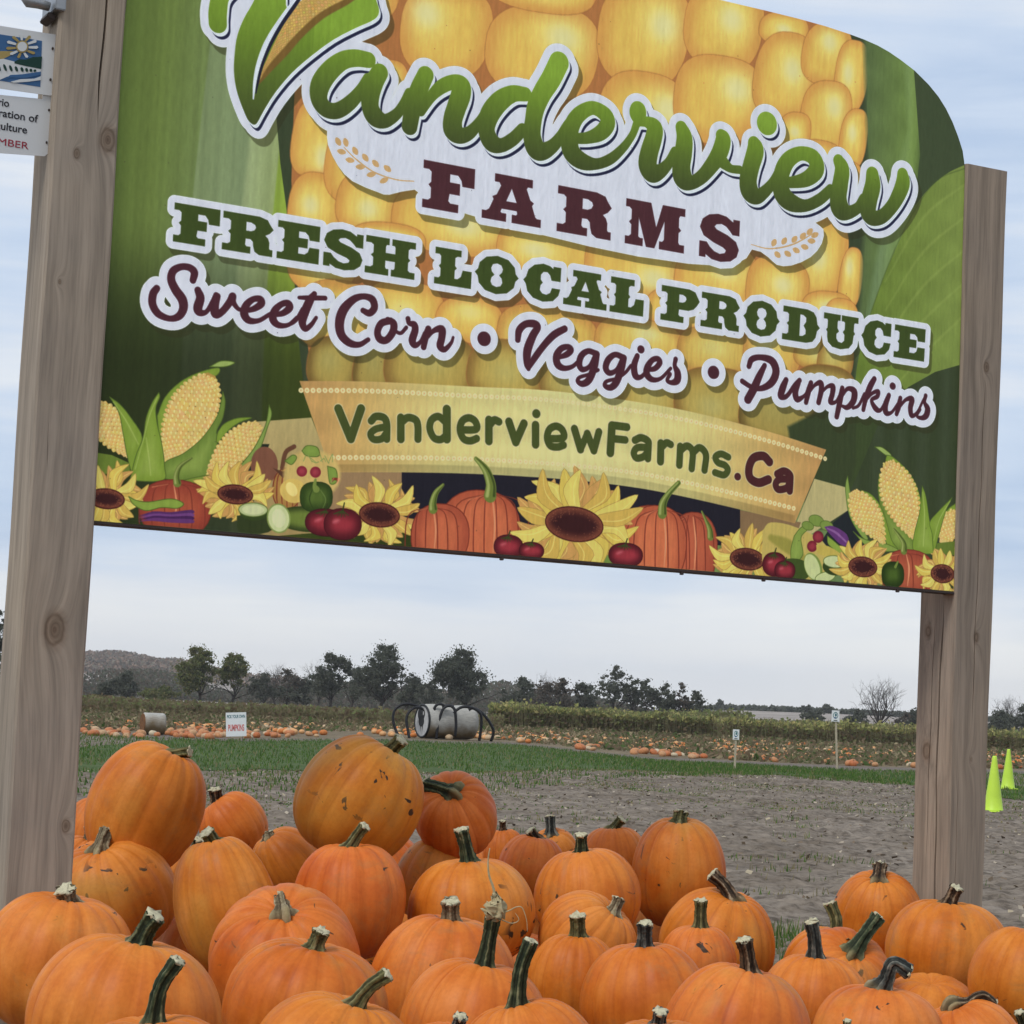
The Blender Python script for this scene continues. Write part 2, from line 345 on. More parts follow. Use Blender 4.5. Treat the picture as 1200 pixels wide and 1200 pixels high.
 def leaf(P,c=GR,e=DG,mid=None):
     poly(P,lambda X,Y,d:mixc(c,LG,smooth(-d,0,26)*.55),sm=5,edge=e,ew=1.6)
     if mid is not None:
         for m in mid: line(m,(166,188,112),al=.6,soft=2)
 def cob(tip,base,w,skew=0.,rows=11):
     tip=np.array(tip,float);base=np.array(base,float);a=base-tip;L=np.hypot(*a);a/=L;n=np.array([-a[1],a[0]])
     def wd(t): return w*np.sin(np.pi*(np.clip(t,0,1)**.85*.95+.035))**.8
     t=np.linspace(0,1,16); P=np.vstack([tip+a*L*s+n*wd(s) for s in t]+[tip+a*L*s-n*wd(s) for s in t[::-1]])
     poly(P,(170,136,62),sm=0)
     m=int(L/5.4)
     for i in range(m):
         for j in range(-4,5):
             s=(i+.5*(j%2)+.4)/m
             if s>1 or s<0.02: continue
             q=tip+a*L*s+n*wd(s)*j/4.4
             jj=rng.uniform(-.4,.4,2); sz=max(wd(s)/5.6,1.2)
             poly(ell(q[0]+jj[0],q[1]+jj[1],2.5,sz*1.15,np.degrees(np.arctan2(a[1],a[0])),9,2.6),(208+rng.randint(-7,7),178+rng.randint(-8,6),96+rng.randint(-8,10)))
             poly(ell(q[0]+jj[0]-.5,q[1]+jj[1]-.8,1.,sz*.5,0,7),(232,212,140),al=.6)
 L1=crop(100,410,5.455)
 # left group
 leaf(L1([(90,330),(150,345),(215,410),(250,520),(235,600),(95,400)])); cob((112,470),(152,534),19)
 poly(L1([(85,655),(180,670),(290,720),(300,790),(85,790)]),(96,124,58)); 
 leaf(L1([(470,420),(520,300),(620,200),(740,140),(860,112),(850,160),(720,220),(600,330),(520,460),(500,560),(480,520)]))
 leaf(L1([(805,105),(880,68),(965,78),(905,104)]),(140,168,100))
 cob((250,438),(196,544),28)
 leaf(L1([(890,265),(905,330),(890,430),(850,520),(860,580),(800,760),(760,820),(520,820),(520,720),(640,660),(760,560),(850,430),(875,350)]),(98,130,66))
 leaf(L1([(860,520),(900,470),(980,435),(1075,432),(1000,460),(930,510),(860,590),(850,560)]))
 cob((306,496),(246,556),18)
 C2=crop(260,420,5.218)
 leaf(C2([(300,282),(316,340),(290,420),(240,560),(160,660),(80,712),(110,670),(200,560),(260,450),(285,380)]),(118,150,84))
 leaf(L1([(780,800),(900,795),(1000,790),(900,850),(700,850),(650,830)]),(110,138,62))
 leaf(L1([(165,298),(230,345),(300,430),(375,560),(330,700),(310,780),(280,680),(250,520),(225,400)]),mid=[L1([(190,330,3),(270,450,4),(350,600,3)])])
 leaf(L1([(480,270),(485,300),(460,370),(470,470),(500,600),(518,740),(510,830),(320,830),(310,780),(340,660),(380,560),(400,430),(440,330)]),mid=[L1([(470,300,3),(420,420,4),(385,560,3),(330,760,3)]),L1([(400,560,3),(420,700,4),(430,800,3)])])
 def pump(x0,y0,x1,y1,nx,cols=((166,84,48),(150,66,40)),stem=None,seg=3):
     cx,cy=(x0+x1)/2,(y0+y1)/2; w=(x1-x0)/2; h=(y1-y0)/2
     poly(ell(cx,cy,w,h,4,30,2.3),lambda X,Y,d:mixc(cols[1],cols[0],smooth(-d,0,40)),edge=(118,48,30),ew=2.)
     for i in range(seg):
         k=(i+.6)/seg
         for sg in (-1,1):
             line([(nx+sg*3,y0+4,.3),(nx+sg*w*k*.9,y0+h*.35,.7),(nx+sg*w*k*1.05,cy+h*.3,.8),(nx+sg*w*k*.95,y1-2,.5)],(122,52,34),al=.7)
     line([(nx+2,y0+6,.6),(nx+5,cy-h*.2,1.1),(nx+3,cy+h*.5,.5)],(214,146,100),al=.75,soft=2)
     line([(nx-5,y0+5,.4),(nx-w*.55,y0+h*.25,.7)],(206,130,86),al=.6,soft=2)
     if stem is not None:
         line(stem,(104,124,62),soft=1.2); line([(p[0]-p[2]*.45,p[1],p[2]*.3) for p in stem],(150,164,98),al=.7,soft=2); line([(p[0]+p[2]*.6,p[1],p[2]*.25) for p in stem],(60,80,42),al=.7,soft=2)
 def flower(cx,cy,rx,ry,rot,R_,n=18,k=0,sy=1.):
     for lay in (1,0):
         for i in range(n):
             t=2*np.pi*(i+.5*lay+k)/n+rng.uniform(-.1,.1); c,s=np.cos(t),np.sin(t)
             L=R_*.86*(1.05-.12*lay)*rng.uniform(.85,1.12)*(1 if s<.2 else .8)
             a=np.radians(rot)
             bx,by=cx+rx*.8*c,cy+ry*.8*s; ex,ey=cx+(rx*.5+L)*c,cy+(ry*.5+L*sy)*s
             nx_,ny_=-(ey-by),(ex-bx); q=np.hypot(nx_,ny_)+1e-6; nx_,ny_=nx_/q,ny_/q; w=R_*.135; cv=rng.uniform(-.5,.5)*R_*.5
             mx,my=(bx+ex)/2+nx_*cv,(by+ey)/2+ny_*cv
             col=[(206,182,76),(210,194,92),(198,166,72)][i%3] if not lay else (192,146,76)
             poly([(bx+nx_*w*.6,by+ny_*w*.6),(mx+nx_*w,my+ny_*w),(ex,ey),(mx-nx_*w,my-ny_*w),(bx-nx_*w*.6,by-ny_*w*.6)],col,sm=4,edge=(160,126,58),ew=.9)
             line([(bx,by,.5),(mx+nx_*w*.3,my+ny_*w*.3,.5),(ex,ey,.2)],(232,216,120),al=.6)
     poly(ell(cx,cy,rx,ry,rot,30),lambda X,Y,d:mixc((120,66,46),(62,32,32),smooth(-d,0,ry*1.1)),edge=(74,34,30),ew=2.5)
     c=CP([(cx,cy)])[0]
     for i in range(90):
         t=rng.uniform(0,6.28);r=rng.uniform(.55,.97); a=np.radians(rot); x=rx*r*np.cos(t);y=ry*r*np.sin(t)
         poly(ell(cx+x*np.cos(a)-y*np.sin(a),cy+x*np.sin(a)+y*np.cos(a),.7,.7,0,6),(150,90,60),al=.45)
 # brownish gourds behind
 poly(ell(312,545,16,22,0),(124,82,60)); pump(322,548,356,596,342,((186,150,72),(160,118,56)))
 line([(347,523,2.6),(337,530,2.6),(333,548,2.6)],(104,70,48)); poly([(322,548),(333,552),(341,552),(334,560)],(92,62,44))
 poly(ell(368,556,34,30,0),(196,170,96),blur=6,al=.8); poly(ell(346,575,16,14,20),(204,176,86)); poly(ell(344,573,6,9,-30),(226,206,120))
 for P in ([(356,528),(362,522),(374,524),(376,534),(362,534)],[(336,540),(345,533),(350,536),(344,544)],[(386,546),(396,550),(397,564),(389,566)]): leaf(P,(110,146,76))
 for t in range(7): line([(358+5*t,540-6*(t%2),.5),(362+5*t,532+5*(t%3),.5),(368+4*t,541,.4)],(120,146,84),al=.8)
 for x,y,r in ((356,552,6.2),(372,553,6.4)): poly(ell(x,y,r,r*1.02,0),lambda X,Y,d:mixc((128,34,48),(156,56,66),smooth(-d,0,9))); 
 pump(165,562,250,628,204,((164,78,46),(142,58,38)),stem=L1([(600,850,26),(595,800,20),(620,740,15),(690,690,8)]))
 pump(392,560,398,562,395)
 flower(127,584,21,11.5,6,42); flower(278,579,20.5,11,6,42)
 leaf(L1([(290,935),(340,960),(420,970),(560,950),(640,980),(600,1010),(500,1005),(400,1025),(320,985)]),(118,152,72))
 for k in range(4): poly(L1([(350,1060+12*k),(450,1030+14*k),(560,1035+14*k),(690,1020+20*k),(700,1045+20*k),(560,1060+14*k),(440,1055+12*k)]),[(86,48,96),(112,66,120),(74,40,84),(100,56,108)][k],sm=3)
 poly([(280,604),(316,600),(322,620),(300,626),(282,622)],(52,66,42),sm=3)
 poly(ell(300,600,17,9.5,2),(52,74,42)); poly(ell(299,597,17,8,2),(170,184,132),edge=(84,110,60)); poly(ell(299,597,13,5.6,2),(192,200,150))
 poly(ell(362,608,38,15,4),lambda X,Y,d:mixc((52,70,40),(100,124,62),smooth(-d,0,16))); poly(ell(329,607,14,17.5,-8),(120,144,84)); poly(ell(329,607,12.3,15.8,-8),(188,200,146)); poly(ell(329,607,8,11,-8),(200,206,158))
 poly(ell(373,582,19,17.5,0,24,2.6),lambda X,Y,d:mixc((44,70,40),(78,108,58),smooth(-d,0,26)),edge=(38,58,34)); line([(372,562,1.5),(371,569,2.4),(373,573,4)],(112,136,72)); line([(368,574,.6),(365,585,.8),(370,597,.5)],(42,66,38),al=.6); line([(378,574,.6),(384,585,.8),(380,597,.5)],(112,140,86),al=.4)
 flower(447,603,23.5,14,7,44)
 def tom(cx,cy,rx,ry):
     poly(ell(cx,cy,rx,ry,4,26,2.2),lambda X,Y,d:mixc((84,26,34),(150,44,54),smooth(-d,0,ry*1.5)),edge=(66,22,28))
     for t in range(6):
         a=-2.7+t*.42; line([(cx,cy-ry*.85,.9),(cx+rx*.5*np.cos(a*1.0+3.6),cy-ry*.55+2*np.sin(t),.5)],(58,74,40),al=.8)
     line([(cx,cy-ry*.9,.9),(cx+2,cy-ry*1.35,.7)],(52,64,38))
     poly(ell(cx-rx*.35,cy-ry*.2,rx*.22,ry*.16,-20),(190,96,100),al=.5,blur=4)
 tom(384,612,24,16); tom(404,614,22,18.5)
 # centre
 pump(516,574,612,672,577,((192,102,58),(168,80,46)),stem=crop(440,500,5.455)([(745,440,42),(750,370,34),(725,290,28),(690,240,20),(655,205,14)]),seg=4)
 pump(484,590,552,664,508,((188,98,56),(162,76,46)),stem=crop(440,500,5.455)([(380,525,30),(380,480,24),(400,420,18),(445,370,9)]))
 pump(726,592,800,688,777,((192,102,58),(168,80,46)),stem=crop(580,520,5.455)([(1080,445,32),(1085,380,26),(1120,320,18),(1185,250,14)]),seg=4)
 pump(784,600,842,690,812,((180,90,54),(156,72,44)),stem=crop(760,540,6)([(445,535,24),(440,480,20),(415,420,12),(385,355,6)]))
 pump(734,592,806,688,777,((196,106,60),(172,84,48)),stem=crop(580,520,5.455)([(1080,445,32),(1085,380,26),(1120,320,18),(1185,250,14)]),seg=3)
 flower(675,614,34,20,9,66,n=21,k=.3)
 tom(598,640,17,13.5); tom(625,645,14.5,10); tom(735,650,20,14)
 # right group
 flower(877,655,20,12.5,8,38)
 C6=crop(920,500,5.714)
 poly([(895,622),(905,612),(935,618),(970,640),(960,680),(900,670)],(186,166,84),sm=4,al=.9); line([(905,630,4),(925,640,8),(945,655,3)],(150,142,62),al=.7,soft=4)
 leaf([(932,628),(940,618),(950,614),(948,620),(940,630),(942,650),(930,660),(928,645)],(120,150,78))
 for x,y,r in ((958,610,9),(970,616,8),(948,616,7)): poly(ell(x,y,r,r*.7,20),(112,142,76),edge=(78,106,54))
 for x,y,r in ((960,629,6.4),(953,640,6.)): poly(ell(x,y,r,r*1.1,0),lambda X,Y,d:mixc((112,28,44),(146,48,58),smooth(-d,0,9)))
 poly(C6([(270,670),(330,665),(420,720),(430,790),(380,790),(300,710)]),(100,56,110),sm=3); line(C6([(290,680,5),(350,710,8),(415,770,6)]),(136,92,142),al=.7)
 leaf(C6([(290,730),(340,770),(400,830),(380,850),(300,790)]),(124,156,72)); poly(C6([(215,790),(300,800),(420,880),(430,930),(330,880),(230,850)]),(186,166,72),sm=3)
 poly(ell(930,668,22,14,0),(60,84,46)); tom(909,661,14,14); tom(921,668,12,11)
 leaf(C6([(640,310),(665,380),(700,560),(780,640),(870,760),(860,850),(700,800),(690,720),(650,560),(630,420)]),(98,128,62))
 leaf(C6([(515,425),(580,450),(640,520),(680,620),(720,760),(760,820),(690,790),(640,620),(580,500)]))
 leaf(C6([(428,330),(435,380),(450,470),(480,600),(560,745),(520,735),(440,600),(415,450),(415,380)]),(120,152,84))
 leaf(C6([(462,700),(520,745),(600,770),(700,790),(760,830),(600,830),(540,790)]),(120,150,78)); cob(C6([(460,430)])[0],C6([(665,775)])[0],16)
 leaf(C6([(610,135),(660,140),(720,190),(690,195)]),(140,168,100)); leaf(C6([(690,190),(740,210),(840,310),(900,430),(920,540),(900,640),(870,540),(800,380),(690,250)]))
 cob(C6([(700,230)])[0],C6([(865,742)])[0],20.5)
 leaf(C6([(1145,515),(1090,560),(1050,650),(1040,700),(1145,600)])); cob(C6([(1150,560)])[0],C6([(1060,790)])[0],14)
 poly(C6([(1020,780),(1150,765),(1150,860),(1000,850)]),(92,118,56))
 leaf(C6([(925,395),(950,470),(975,640),(1000,700),(1010,840),(870,830),(870,720),(910,560)]),mid=[C6([(928,440,3),(940,600,4),(930,800,3)])])
 leaf(C6([(1125,475),(1080,570),(1030,740),(1000,840),(990,720),(975,640),(1030,570)]),mid=[C6([(1110,500,3),(1040,620,3),(1000,760,2)])])
 pump(1034,644,1096,700,1061,((170,84,50),(150,64,40)),stem=C6([(800,830,24),(800,780,18),(770,730,13),(735,685,8)]),seg=2)
 poly(ell(954,664,10,17,-18),(112,140,76)); poly(ell(953,664,8.4,15.4,-18),(186,198,140)); poly(ell(968,676,12,6,-14),(186,198,140),edge=(84,110,60))
 poly(ell(979,664,14,10,6),(50,70,40)); poly(ell(979,658,13,7,6),(186,198,146),edge=(84,110,60))
 flower(1012,664,16.5,11.5,8,32,n=16); flower(1105,672,13.5,10.5,8,30,n=16)
 poly(ell(1047,673,13,15,0,22,2.5),lambda X,Y,d:mixc((36,60,32),(66,98,50),smooth(-d,0,26)),edge=(34,54,30)); line([(1053,658,1),(1050,664,1.6)],(104,130,66))
 line([(100,609,2.4),(600,650.5,2.2),(1125,694,2)],(60,44,40),n=2,al=.0)
 # ---------------- lettering ----------------
 A_=crop(220,0,6);B_=crop(340,0,6);C_=crop(480,20,6);D_=crop(640,60,6);E_=crop(780,80,6);F_=crop(920,110,6)
 VS=[B_([(560,405,55),(470,392,60),(380,410,62),(290,480,68),(222,580,70),(212,680,62),(260,752,58),(340,765,55),(430,710,50),(510,620,42),(560,540,40)]),
 B_([(640,495,62),(605,560,66),(577,650,66),(575,740,64),(612,812,66),(680,838,48),(760,790,38),(810,720,34),(850,640,34)]),
 B_([(965,512,60),(925,600,64),(885,700,62),(865,800,60),(852,878,58)]),
 C_([(90,650,35),(165,545,38),(240,475,48),(320,445,52),(375,470,68),(375,530,72),(345,620,70),(318,710,70),(322,785,72),(372,822,56),(440,800,44),(510,720,34),(560,640,34)]),
 C_([(830,530,48),(740,527,57),(650,580,68),(578,675,70),(555,780,62),(590,870,64),(660,892,48),(740,850,45),(810,780,42)]),
 C_([(1068,305,73),(1012,420,72),(950,520,68),(905,620,66),(886,720,62),(877,820,66),(902,912,72),(950,935,60),(1020,900,46),(1080,830,38),(1130,750,36),(1180,690,34)]),
 D_([(140,612,34),(220,605,36),(310,600,40),(400,565,52),(450,500,56),(432,435,52),(345,388,46),(255,430,52),(200,510,58),(180,610,64),(198,705,66),(270,765,58),(370,785,38),(470,750,36),(560,670,30),(625,580,26),(655,500,28)]),
 D_([(665,405,60),(664,430,62),(668,490,30)]),D_([(668,488,28),(730,490,38),(782,530,58),(775,600,63),(745,700,66),(732,790,70),(762,848,66),(820,838,48),(880,780,36),(925,700,34)]),
 E_([(130,408,44),(152,480,60),(145,580,66),(130,680,68),(142,765,72),(195,800,46),(270,760,46),(340,680,52),(398,590,60),(425,500,58),(412,465,42)]),
 E_([(400,630,50),(440,670,38),(480,700,28),(540,708,28)]),
 E_([(642,520,46),(652,572,64),(622,680,63),(600,780,66),(612,860,68),(660,898,50),(720,860,40),(780,790,34),(830,700,34)]),[E_([(733,380,76)])[0],E_([(735,380,76)])[0]],
 E_([(820,792,34),(910,797,38),(1015,772,50),(1082,705,58),(1062,625,54),(980,592,46),(900,625,52),(850,695,58),(828,790,60),(842,880,66),(900,938,60),(1000,962,40),(1100,920,38),(1180,850,36)]),
 F_([(398,465,42),(422,525,56),(410,620,60),(395,720,64),(408,802,70),(460,830,46),(530,800,36),(575,740,40)]),
 F_([(635,560,48),(637,640,60),(612,740,62),(602,820,62),(632,868,52),(700,860,46),(770,790,46),(822,700,52),(850,620,54),(848,562,42)]),
 A_([(215,145,66),(215,60,67),(240,-60,62),(330,-150,60),(440,-170,62),(520,-120,70)])]
 D=newD()
 for s in VS: stroke_d(D,s,n=6,m=34)
 VP_=[(330,-40),(312,-30),(297,0),(286.7,18),(279,38),(276,58),(275,80),(277.5,100),(283,118),(290,135),(294,141),(299,144),(303,141),(310,128),(323,107),(343,83),(367,62),(393,43),(420,29),(436,22),(444,16),(446,8),(443,-2),(436,-22),(410,-30),(380,-20),(356,-4),(338,8),(336,-20)]
 poly_d(D,CP(catmull(VP_,3)),m=34)
 # FARMS and FRESH LOCAL PRODUCE
 LFT=[(0,0),(0,.17),(.11,.17),(.16,.22),(.16,.44),(.11,.5),(.16,.56),(.16,.78),(.11,.83),(0,.83)]
 BOW=[(.46,.82),(.56,.82),(.64,.77),(.66,.7),(.63,.62),(.56,.58),(.46,.58)]
 GL={'F':([(0,1),(1,1),(1,.58),(.77,.58),(.75,.7),(.68,.8),(.52,.8),(.52,.62),(.72,.62),(.72,.38),(.52,.38),(.5,.22),(.54,.17),(.7,.17),(.7,0)]+LFT,),
 'R':([(0,1),(.72,1),(.88,.94),(.93,.83),(1,.71),(.93,.6),(.84,.53),(.9,.46),(.93,.36),(.93,.2),(.95,.17),(1,.17),(1,0),(.74,0),(.65,.07),(.62,.2),(.61,.32),(.56,.38),(.46,.38),(.45,.22),(.48,.17),(.56,.17),(.56,0)]+LFT,BOW),
 'E':([(0,1),(1,1),(1,.6),(.77,.6),(.74,.72),(.66,.8),(.5,.8),(.5,.62),(.72,.62),(.72,.38),(.5,.38),(.5,.2),(.66,.2),(.74,.27),(.77,.4),(1,.4),(1,0)]+LFT,),
 'S':([(.84,.9),(.84,.97),(1,.97),(1,.62),(.83,.62),(.76,.7),(.66,.79),(.54,.83),(.41,.8),(.36,.74),(.42,.68),(.7,.59),(.92,.47),(1,.3),(.95,.13),(.8,.01),(.55,-.04),(.32,-.01),(.16,.08),(.16,.01),(0,.01),(0,.36),(.18,.36),(.26,.26),(.38,.17),(.52,.13),(.65,.17),(.68,.24),(.6,.3),(.35,.38),(.1,.5),(0,.68),(.06,.87),(.22,.99),(.45,1.04),(.66,1.01)],),
 'H':([(0,1),(.47,1),(.47,.83),(.42,.83),(.4,.78),(.4,.6),(.6,.6),(.6,.78),(.58,.83),(.53,.83),(.53,1),(1,1),(1,.83),(.9,.83),(.86,.78),(.86,.56),(.9,.5),(.86,.44),(.86,.22),(.9,.17),(1,.17),(1,0),(.53,0),(.53,.17),(.58,.17),(.6,.22),(.6,.4),(.4,.4),(.4,.22),(.42,.17),(.47,.17),(.47,0)]+LFT,),
 'L':([(0,1),(.7,1),(.7,.83),(.6,.83),(.54,.78),(.54,.56),(.59,.5),(.54,.44),(.54,.2),(.63,.2),(.72,.28),(.76,.46),(1,.46),(1,0)]+LFT,),
 'O':([(0,.5),(.07,.6),(.1,.78),(.25,.96),(.5,1.03),(.75,.96),(.9,.78),(.93,.6),(1,.5),(.93,.4),(.9,.22),(.75,.04),(.5,-.03),(.25,.04),(.1,.22),(.07,.4)],[(.5,.83),(.6,.79),(.64,.68),(.62,.58),(.56,.5),(.62,.42),(.64,.3),(.6,.2),(.5,.16),(.4,.2),(.36,.3),(.38,.42),(.44,.5),(.38,.58),(.36,.68),(.4,.79)]),
 'C':([(0,.5),(.07,.6),(.12,.8),(.28,.96),(.52,1.03),(.7,.99),(.8,.92),(.8,.99),(1,.99),(1,.6),(.76,.6),(.72,.74),(.64,.82),(.53,.81),(.46,.72),(.46,.58),(.52,.5),(.46,.42),(.45,.28),(.52,.19),(.64,.17),(.74,.24),(.78,.38),(1,.38),(.96,.2),(.82,.03),(.55,-.03),(.28,.04),(.12,.2),(.07,.4)],),
 'A':([(.2,1),(.84,1),(.84,.83),(.76,.83),(.74,.78),(.81,.55),(.87,.5),(.84,.44),(.9,.21),(.93,.17),(1,.17),(1,0),(.51,0),(.51,.17),(.58,.17),(.6,.2),(.59,.27),(.33,.27),(.31,.2),(.33,.17),(.41,.17),(.41,0),(0,0),(0,.17),(.07,.17),(.12,.22),(.19,.44),(.17,.5),(.24,.55),(.31,.76),(.28,.83),(.2,.83)],[(.49,.74),(.585,.44),(.4,.44)]),
 'P':([(0,1),(.72,1),(.88,.94),(.93,.83),(1,.69),(.93,.55),(.85,.44),(.72,.38),(.47,.38),(.46,.22),(.5,.17),(.6,.17),(.6,0)]+LFT,BOW),
 'D':([(0,1),(.65,1),(.82,.94),(.9,.8),(.93,.6),(1,.5),(.93,.4),(.9,.2),(.82,.06),(.65,0)]+LFT,[(.46,.83),(.55,.82),(.63,.75),(.63,.62),(.57,.5),(.63,.38),(.63,.25),(.55,.18),(.46,.17)]),
 'U':([(0,1),(.48,1),(.48,.83),(.42,.83),(.4,.78),(.4,.6),(.45,.5),(.38,.42),(.38,.28),(.44,.18),(.55,.16),(.62,.24),(.62,.42),(.57,.5),(.62,.58),(.62,.8),(.58,.83),(.52,.83),(.52,1),(1,1),(1,.83),(.9,.83),(.88,.78),(.88,.56),(.92,.5),(.88,.44),(.86,.2),(.76,.04),(.52,-.03),(.28,.01),(.15,.14),(.12,.3),(.12,.44),(.08,.5),(.12,.56),(.12,.78),(.1,.83),(0,.83)],),
 'M':([(0,1),(.42,1),(.52,.46),(.62,1),(1,1),(1,.83),(.92,.83),(.9,.78),(.9,.56),(.94,.5),(.9,.44),(.9,.22),(.92,.17),(1,.17),(1,0),(.58,0),(.58,.17),(.63,.17),(.66,.22),(.66,.66),(.5,0),(.36,0),(.22,.64),(.22,.2),(.25,.17),(.3,.17),(.3,0),(0,0),(0,.17),(.06,.17),(.1,.22),(.1,.44),(.06,.5),(.1,.56),(.1,.78),(.06,.83),(0,.83)],)}
 def slab(D,txt,xs,lt,lb,rt,rb):
     # lt/lb/rt/rb: photo y of cap line and baseline at the left and right end (x,y)
     for ch,(a,b) in zip(txt,xs):
         def P(q):
             x=a+(b-a)*q[0]; s=(x-lt[0])/(rt[0]-lt[0]); yt=lt[1]+(rt[1]-lt[1])*s; yb=lb[1]+(rb[1]-lb[1])*s
             y=yb+(yt-yb)*q[1]; return (x+(q[1]-.5)*2.2,y)
         g=GL[ch]; poly_d(D,CP([P(q) for q in g[0]]),[CP([P(q) for q in h]) for h in g[1:]],m=30)
 DF=newD(); slab(DF,'FARMS',[(498,558),(568,637),(656,719),(736,805),(823,869)],(500,186),(498,241.5),(869,257),(869,308))
 DP=newD(); slab(DP,'FRESHLOCALPRODUCE',[(205,258.5),(262.5,321.5),(327,376),(381.5,427),(430.5,488.5),(512,555),(559,610),(616,659),(663.5,714),(718,757),(777.5,822),(824.5,869),(874,916),(920,963),(967.5,1007.5),(1012,1046),(1050.5,1086)],(206,236),(204,281.5),(1087,386.5),(1085,424))
 WP=newD(); 
 for P in ([(385,150),(386,168),(398,193),(415,211),(445,224),(458,227),(488,221),(505,235),(560,253),(640,275),(750,300),(860,312),(884,292),(903,301),(913,310),(930,311),(953,301),(966,285),(968,268),(957,259),(940,232),(900,212),(780,185),(660,148),(560,120),(430,118)],): poly_d(WP,CP(catmull(P+P[:1],2)),m=30)
 white=np.minimum(np.minimum(D-17,shift(D,9,11)-15),np.minimum(DF-15,WP))
 white=np.minimum(white,sh_shift(D,9,12)-9)
 W2=newD();a_=crop(160,220,6);b_=crop(340,240,6);h_=crop(520,280,6);e_=crop(660,300,6);f_=crop(820,300,6);g_=crop(940,320,6)
 SC=[a_([(405,645,25),(415,590,29),(380,555,26),(320,550,25),(265,580,29),(252,640,31),(282,710,34),(330,780,36),(338,845,33),(305,900,28),(240,915,22),(160,880,28),(120,810,30),(125,740,30),(150,702,26)]),
 a_([(440,715,26),(458,770,33),(440,840,35),(455,872,28),(500,868,17),(545,800,20),(570,750,22)]),a_([(578,758,25),(560,820,33),(565,882,33),(610,868,26),(665,800,28),(686,758,28),(690,800,22),(730,850,15),(780,850,15)]),
 a_([(780,862,16),(840,845,22),(888,810,28),(878,778,25),(830,780,22),(783,820,28),(767,880,32),(800,928,26),(870,930,17),(940,890,15),(975,870,14)]),a_([(975,890,16),(1040,878,22),(1087,840,28),(1075,808,25),(1030,815,22),(983,860,28),(970,920,30),(1010,962,23),(1080,960,15),(1140,910,15)]),
 b_([(-10,845,14),(50,810,14),(100,730,16)]),b_([(182,622,20),(150,670,31),(115,750,34),(97,820,30),(118,868,22),(160,840,17),(195,790,13)]),b_([(75,648,13),(150,650,18),(258,652,17)]),
 b_([(525,740,20),(570,758,25),(605,720,27),(590,662,28),(530,640,22),(460,660,27),(390,730,35),(360,820,36),(372,910,33),(430,968,28),(500,980,20),(562,945,16)]),
 b_([(720,812,24),(655,830,26),(627,890,26),(643,940,28),(690,948,26),(735,890,28),(740,832,28),(700,806,22)]),b_([(745,880,13),(790,900,13),(830,860,14)]),b_([(842,798,19),(850,830,17),(885,840,25),(892,880,27),(872,950,29),(892,985,22),(930,960,14),(960,900,14)]),
 b_([(985,870,24),(965,930,26),(952,998,22)]),b_([(962,950,12),(1020,885,17),(1078,872,29),(1080,930,28),(1068,990,28),(1100,1015,20),(1145,970,13),(1160,930,10)]),
 h_([(535,708,21),(545,640,27),(590,597,25),(650,595,28),(675,620,26),(640,680,30),(603,780,33),(600,870,27),(610,912,16)]),h_([(612,905,16),(650,840,24),(720,745,25),(790,672,27),(865,630,24)]),
 h_([(830,830,15),(880,810,22),(908,780,24),(888,757,20),(840,770,23),(807,820,27),(815,880,28),(860,908,20),(920,895,15),(970,850,13)]),
 e_([(245,685,22),(190,667,20),(142,700,24),(127,760,24),(150,797,20),(200,775,16),(238,705,18)]),e_([(250,690,25),(232,780,28),(195,870,27),(150,898,22),(117,880,17),(130,852,13),(200,830,12),(260,800,12)]),
 e_([(435,712,22),(380,692,20),(332,727,24),(313,785,24),(340,822,20),(390,800,16),(428,732,18)]),e_([(440,717,25),(420,800,28),(385,890,27),(345,925,22),(307,910,17),(320,880,13),(390,860,12),(450,820,12),(490,770,12)]),
 e_([(535,702,20),(513,770,25),(522,840,25),(560,850,16),(610,800,13)]),[e_([(560,655,28)])[0],e_([(562,656,28)])[0]],e_([(610,800,14),(660,790,19),(693,750,22),(678,722,20),(640,732,20),(607,780,25),(602,830,26),(640,868,20),(700,860,13),(770,790,12)]),
 e_([(805,725,18),(798,770,16),(818,820,26),(815,872,28),(780,890,18),(745,875,13),(765,830,15)]),
 f_([(470,770,18),(430,850,27),(395,930,31),(352,1008,31)]),f_([(360,775,19),(380,727,22),(440,712,20),(520,737,28),(550,810,30),(520,888,28),(450,930,20),(380,922,17),(312,880,18)]),
 f_([(620,872,20),(596,930,27),(583,985,24),(625,985,16),(680,910,16),(715,875,18)]),f_([(705,890,22),(685,960,24),(700,1008,22),(750,980,11),(785,920,11)]),f_([(795,892,18),(775,960,22),(760,1030,17)]),f_([(775,970,10),(820,910,12),(862,893,21),(868,940,21),(848,1030,19)]),
 f_([(860,970,10),(910,920,12),(948,918,21),(945,970,20),(932,1025,20),(970,1025,11),(1005,960,10)]),f_([(1015,930,18),(1000,1010,22),(975,1130,19)]),f_([(1005,1000,10),(1050,935,14),(1098,952,24),(1092,1020,24),(1050,1065,18),(1012,1055,10)]),
 g_([(370,950,10),(410,930,11),(450,850,11)]),g_([(520,745,19),(490,800,23),(460,880,20),(442,962,15)]),g_([(450,905,11),(500,850,12),(545,832,15),(540,868,16),(500,895,13),(530,955,20),(565,962,12),(605,890,11)]),
 g_([(622,860,17),(597,930,22),(602,983,20),(640,980,11),(685,920,11)]),[g_([(648,795,24)])[0],g_([(650,796,24)])[0]],g_([(702,880,16),(690,940,20),(675,992,15)]),g_([(690,950,10),(740,892,12),(783,888,21),(772,950,20),(782,1003,17),(820,980,10),(870,880,9)]),
 g_([(880,863,15),(872,910,13),(893,955,22),(882,1003,22),(850,1020,15),(818,1005,10),(840,960,11)])]
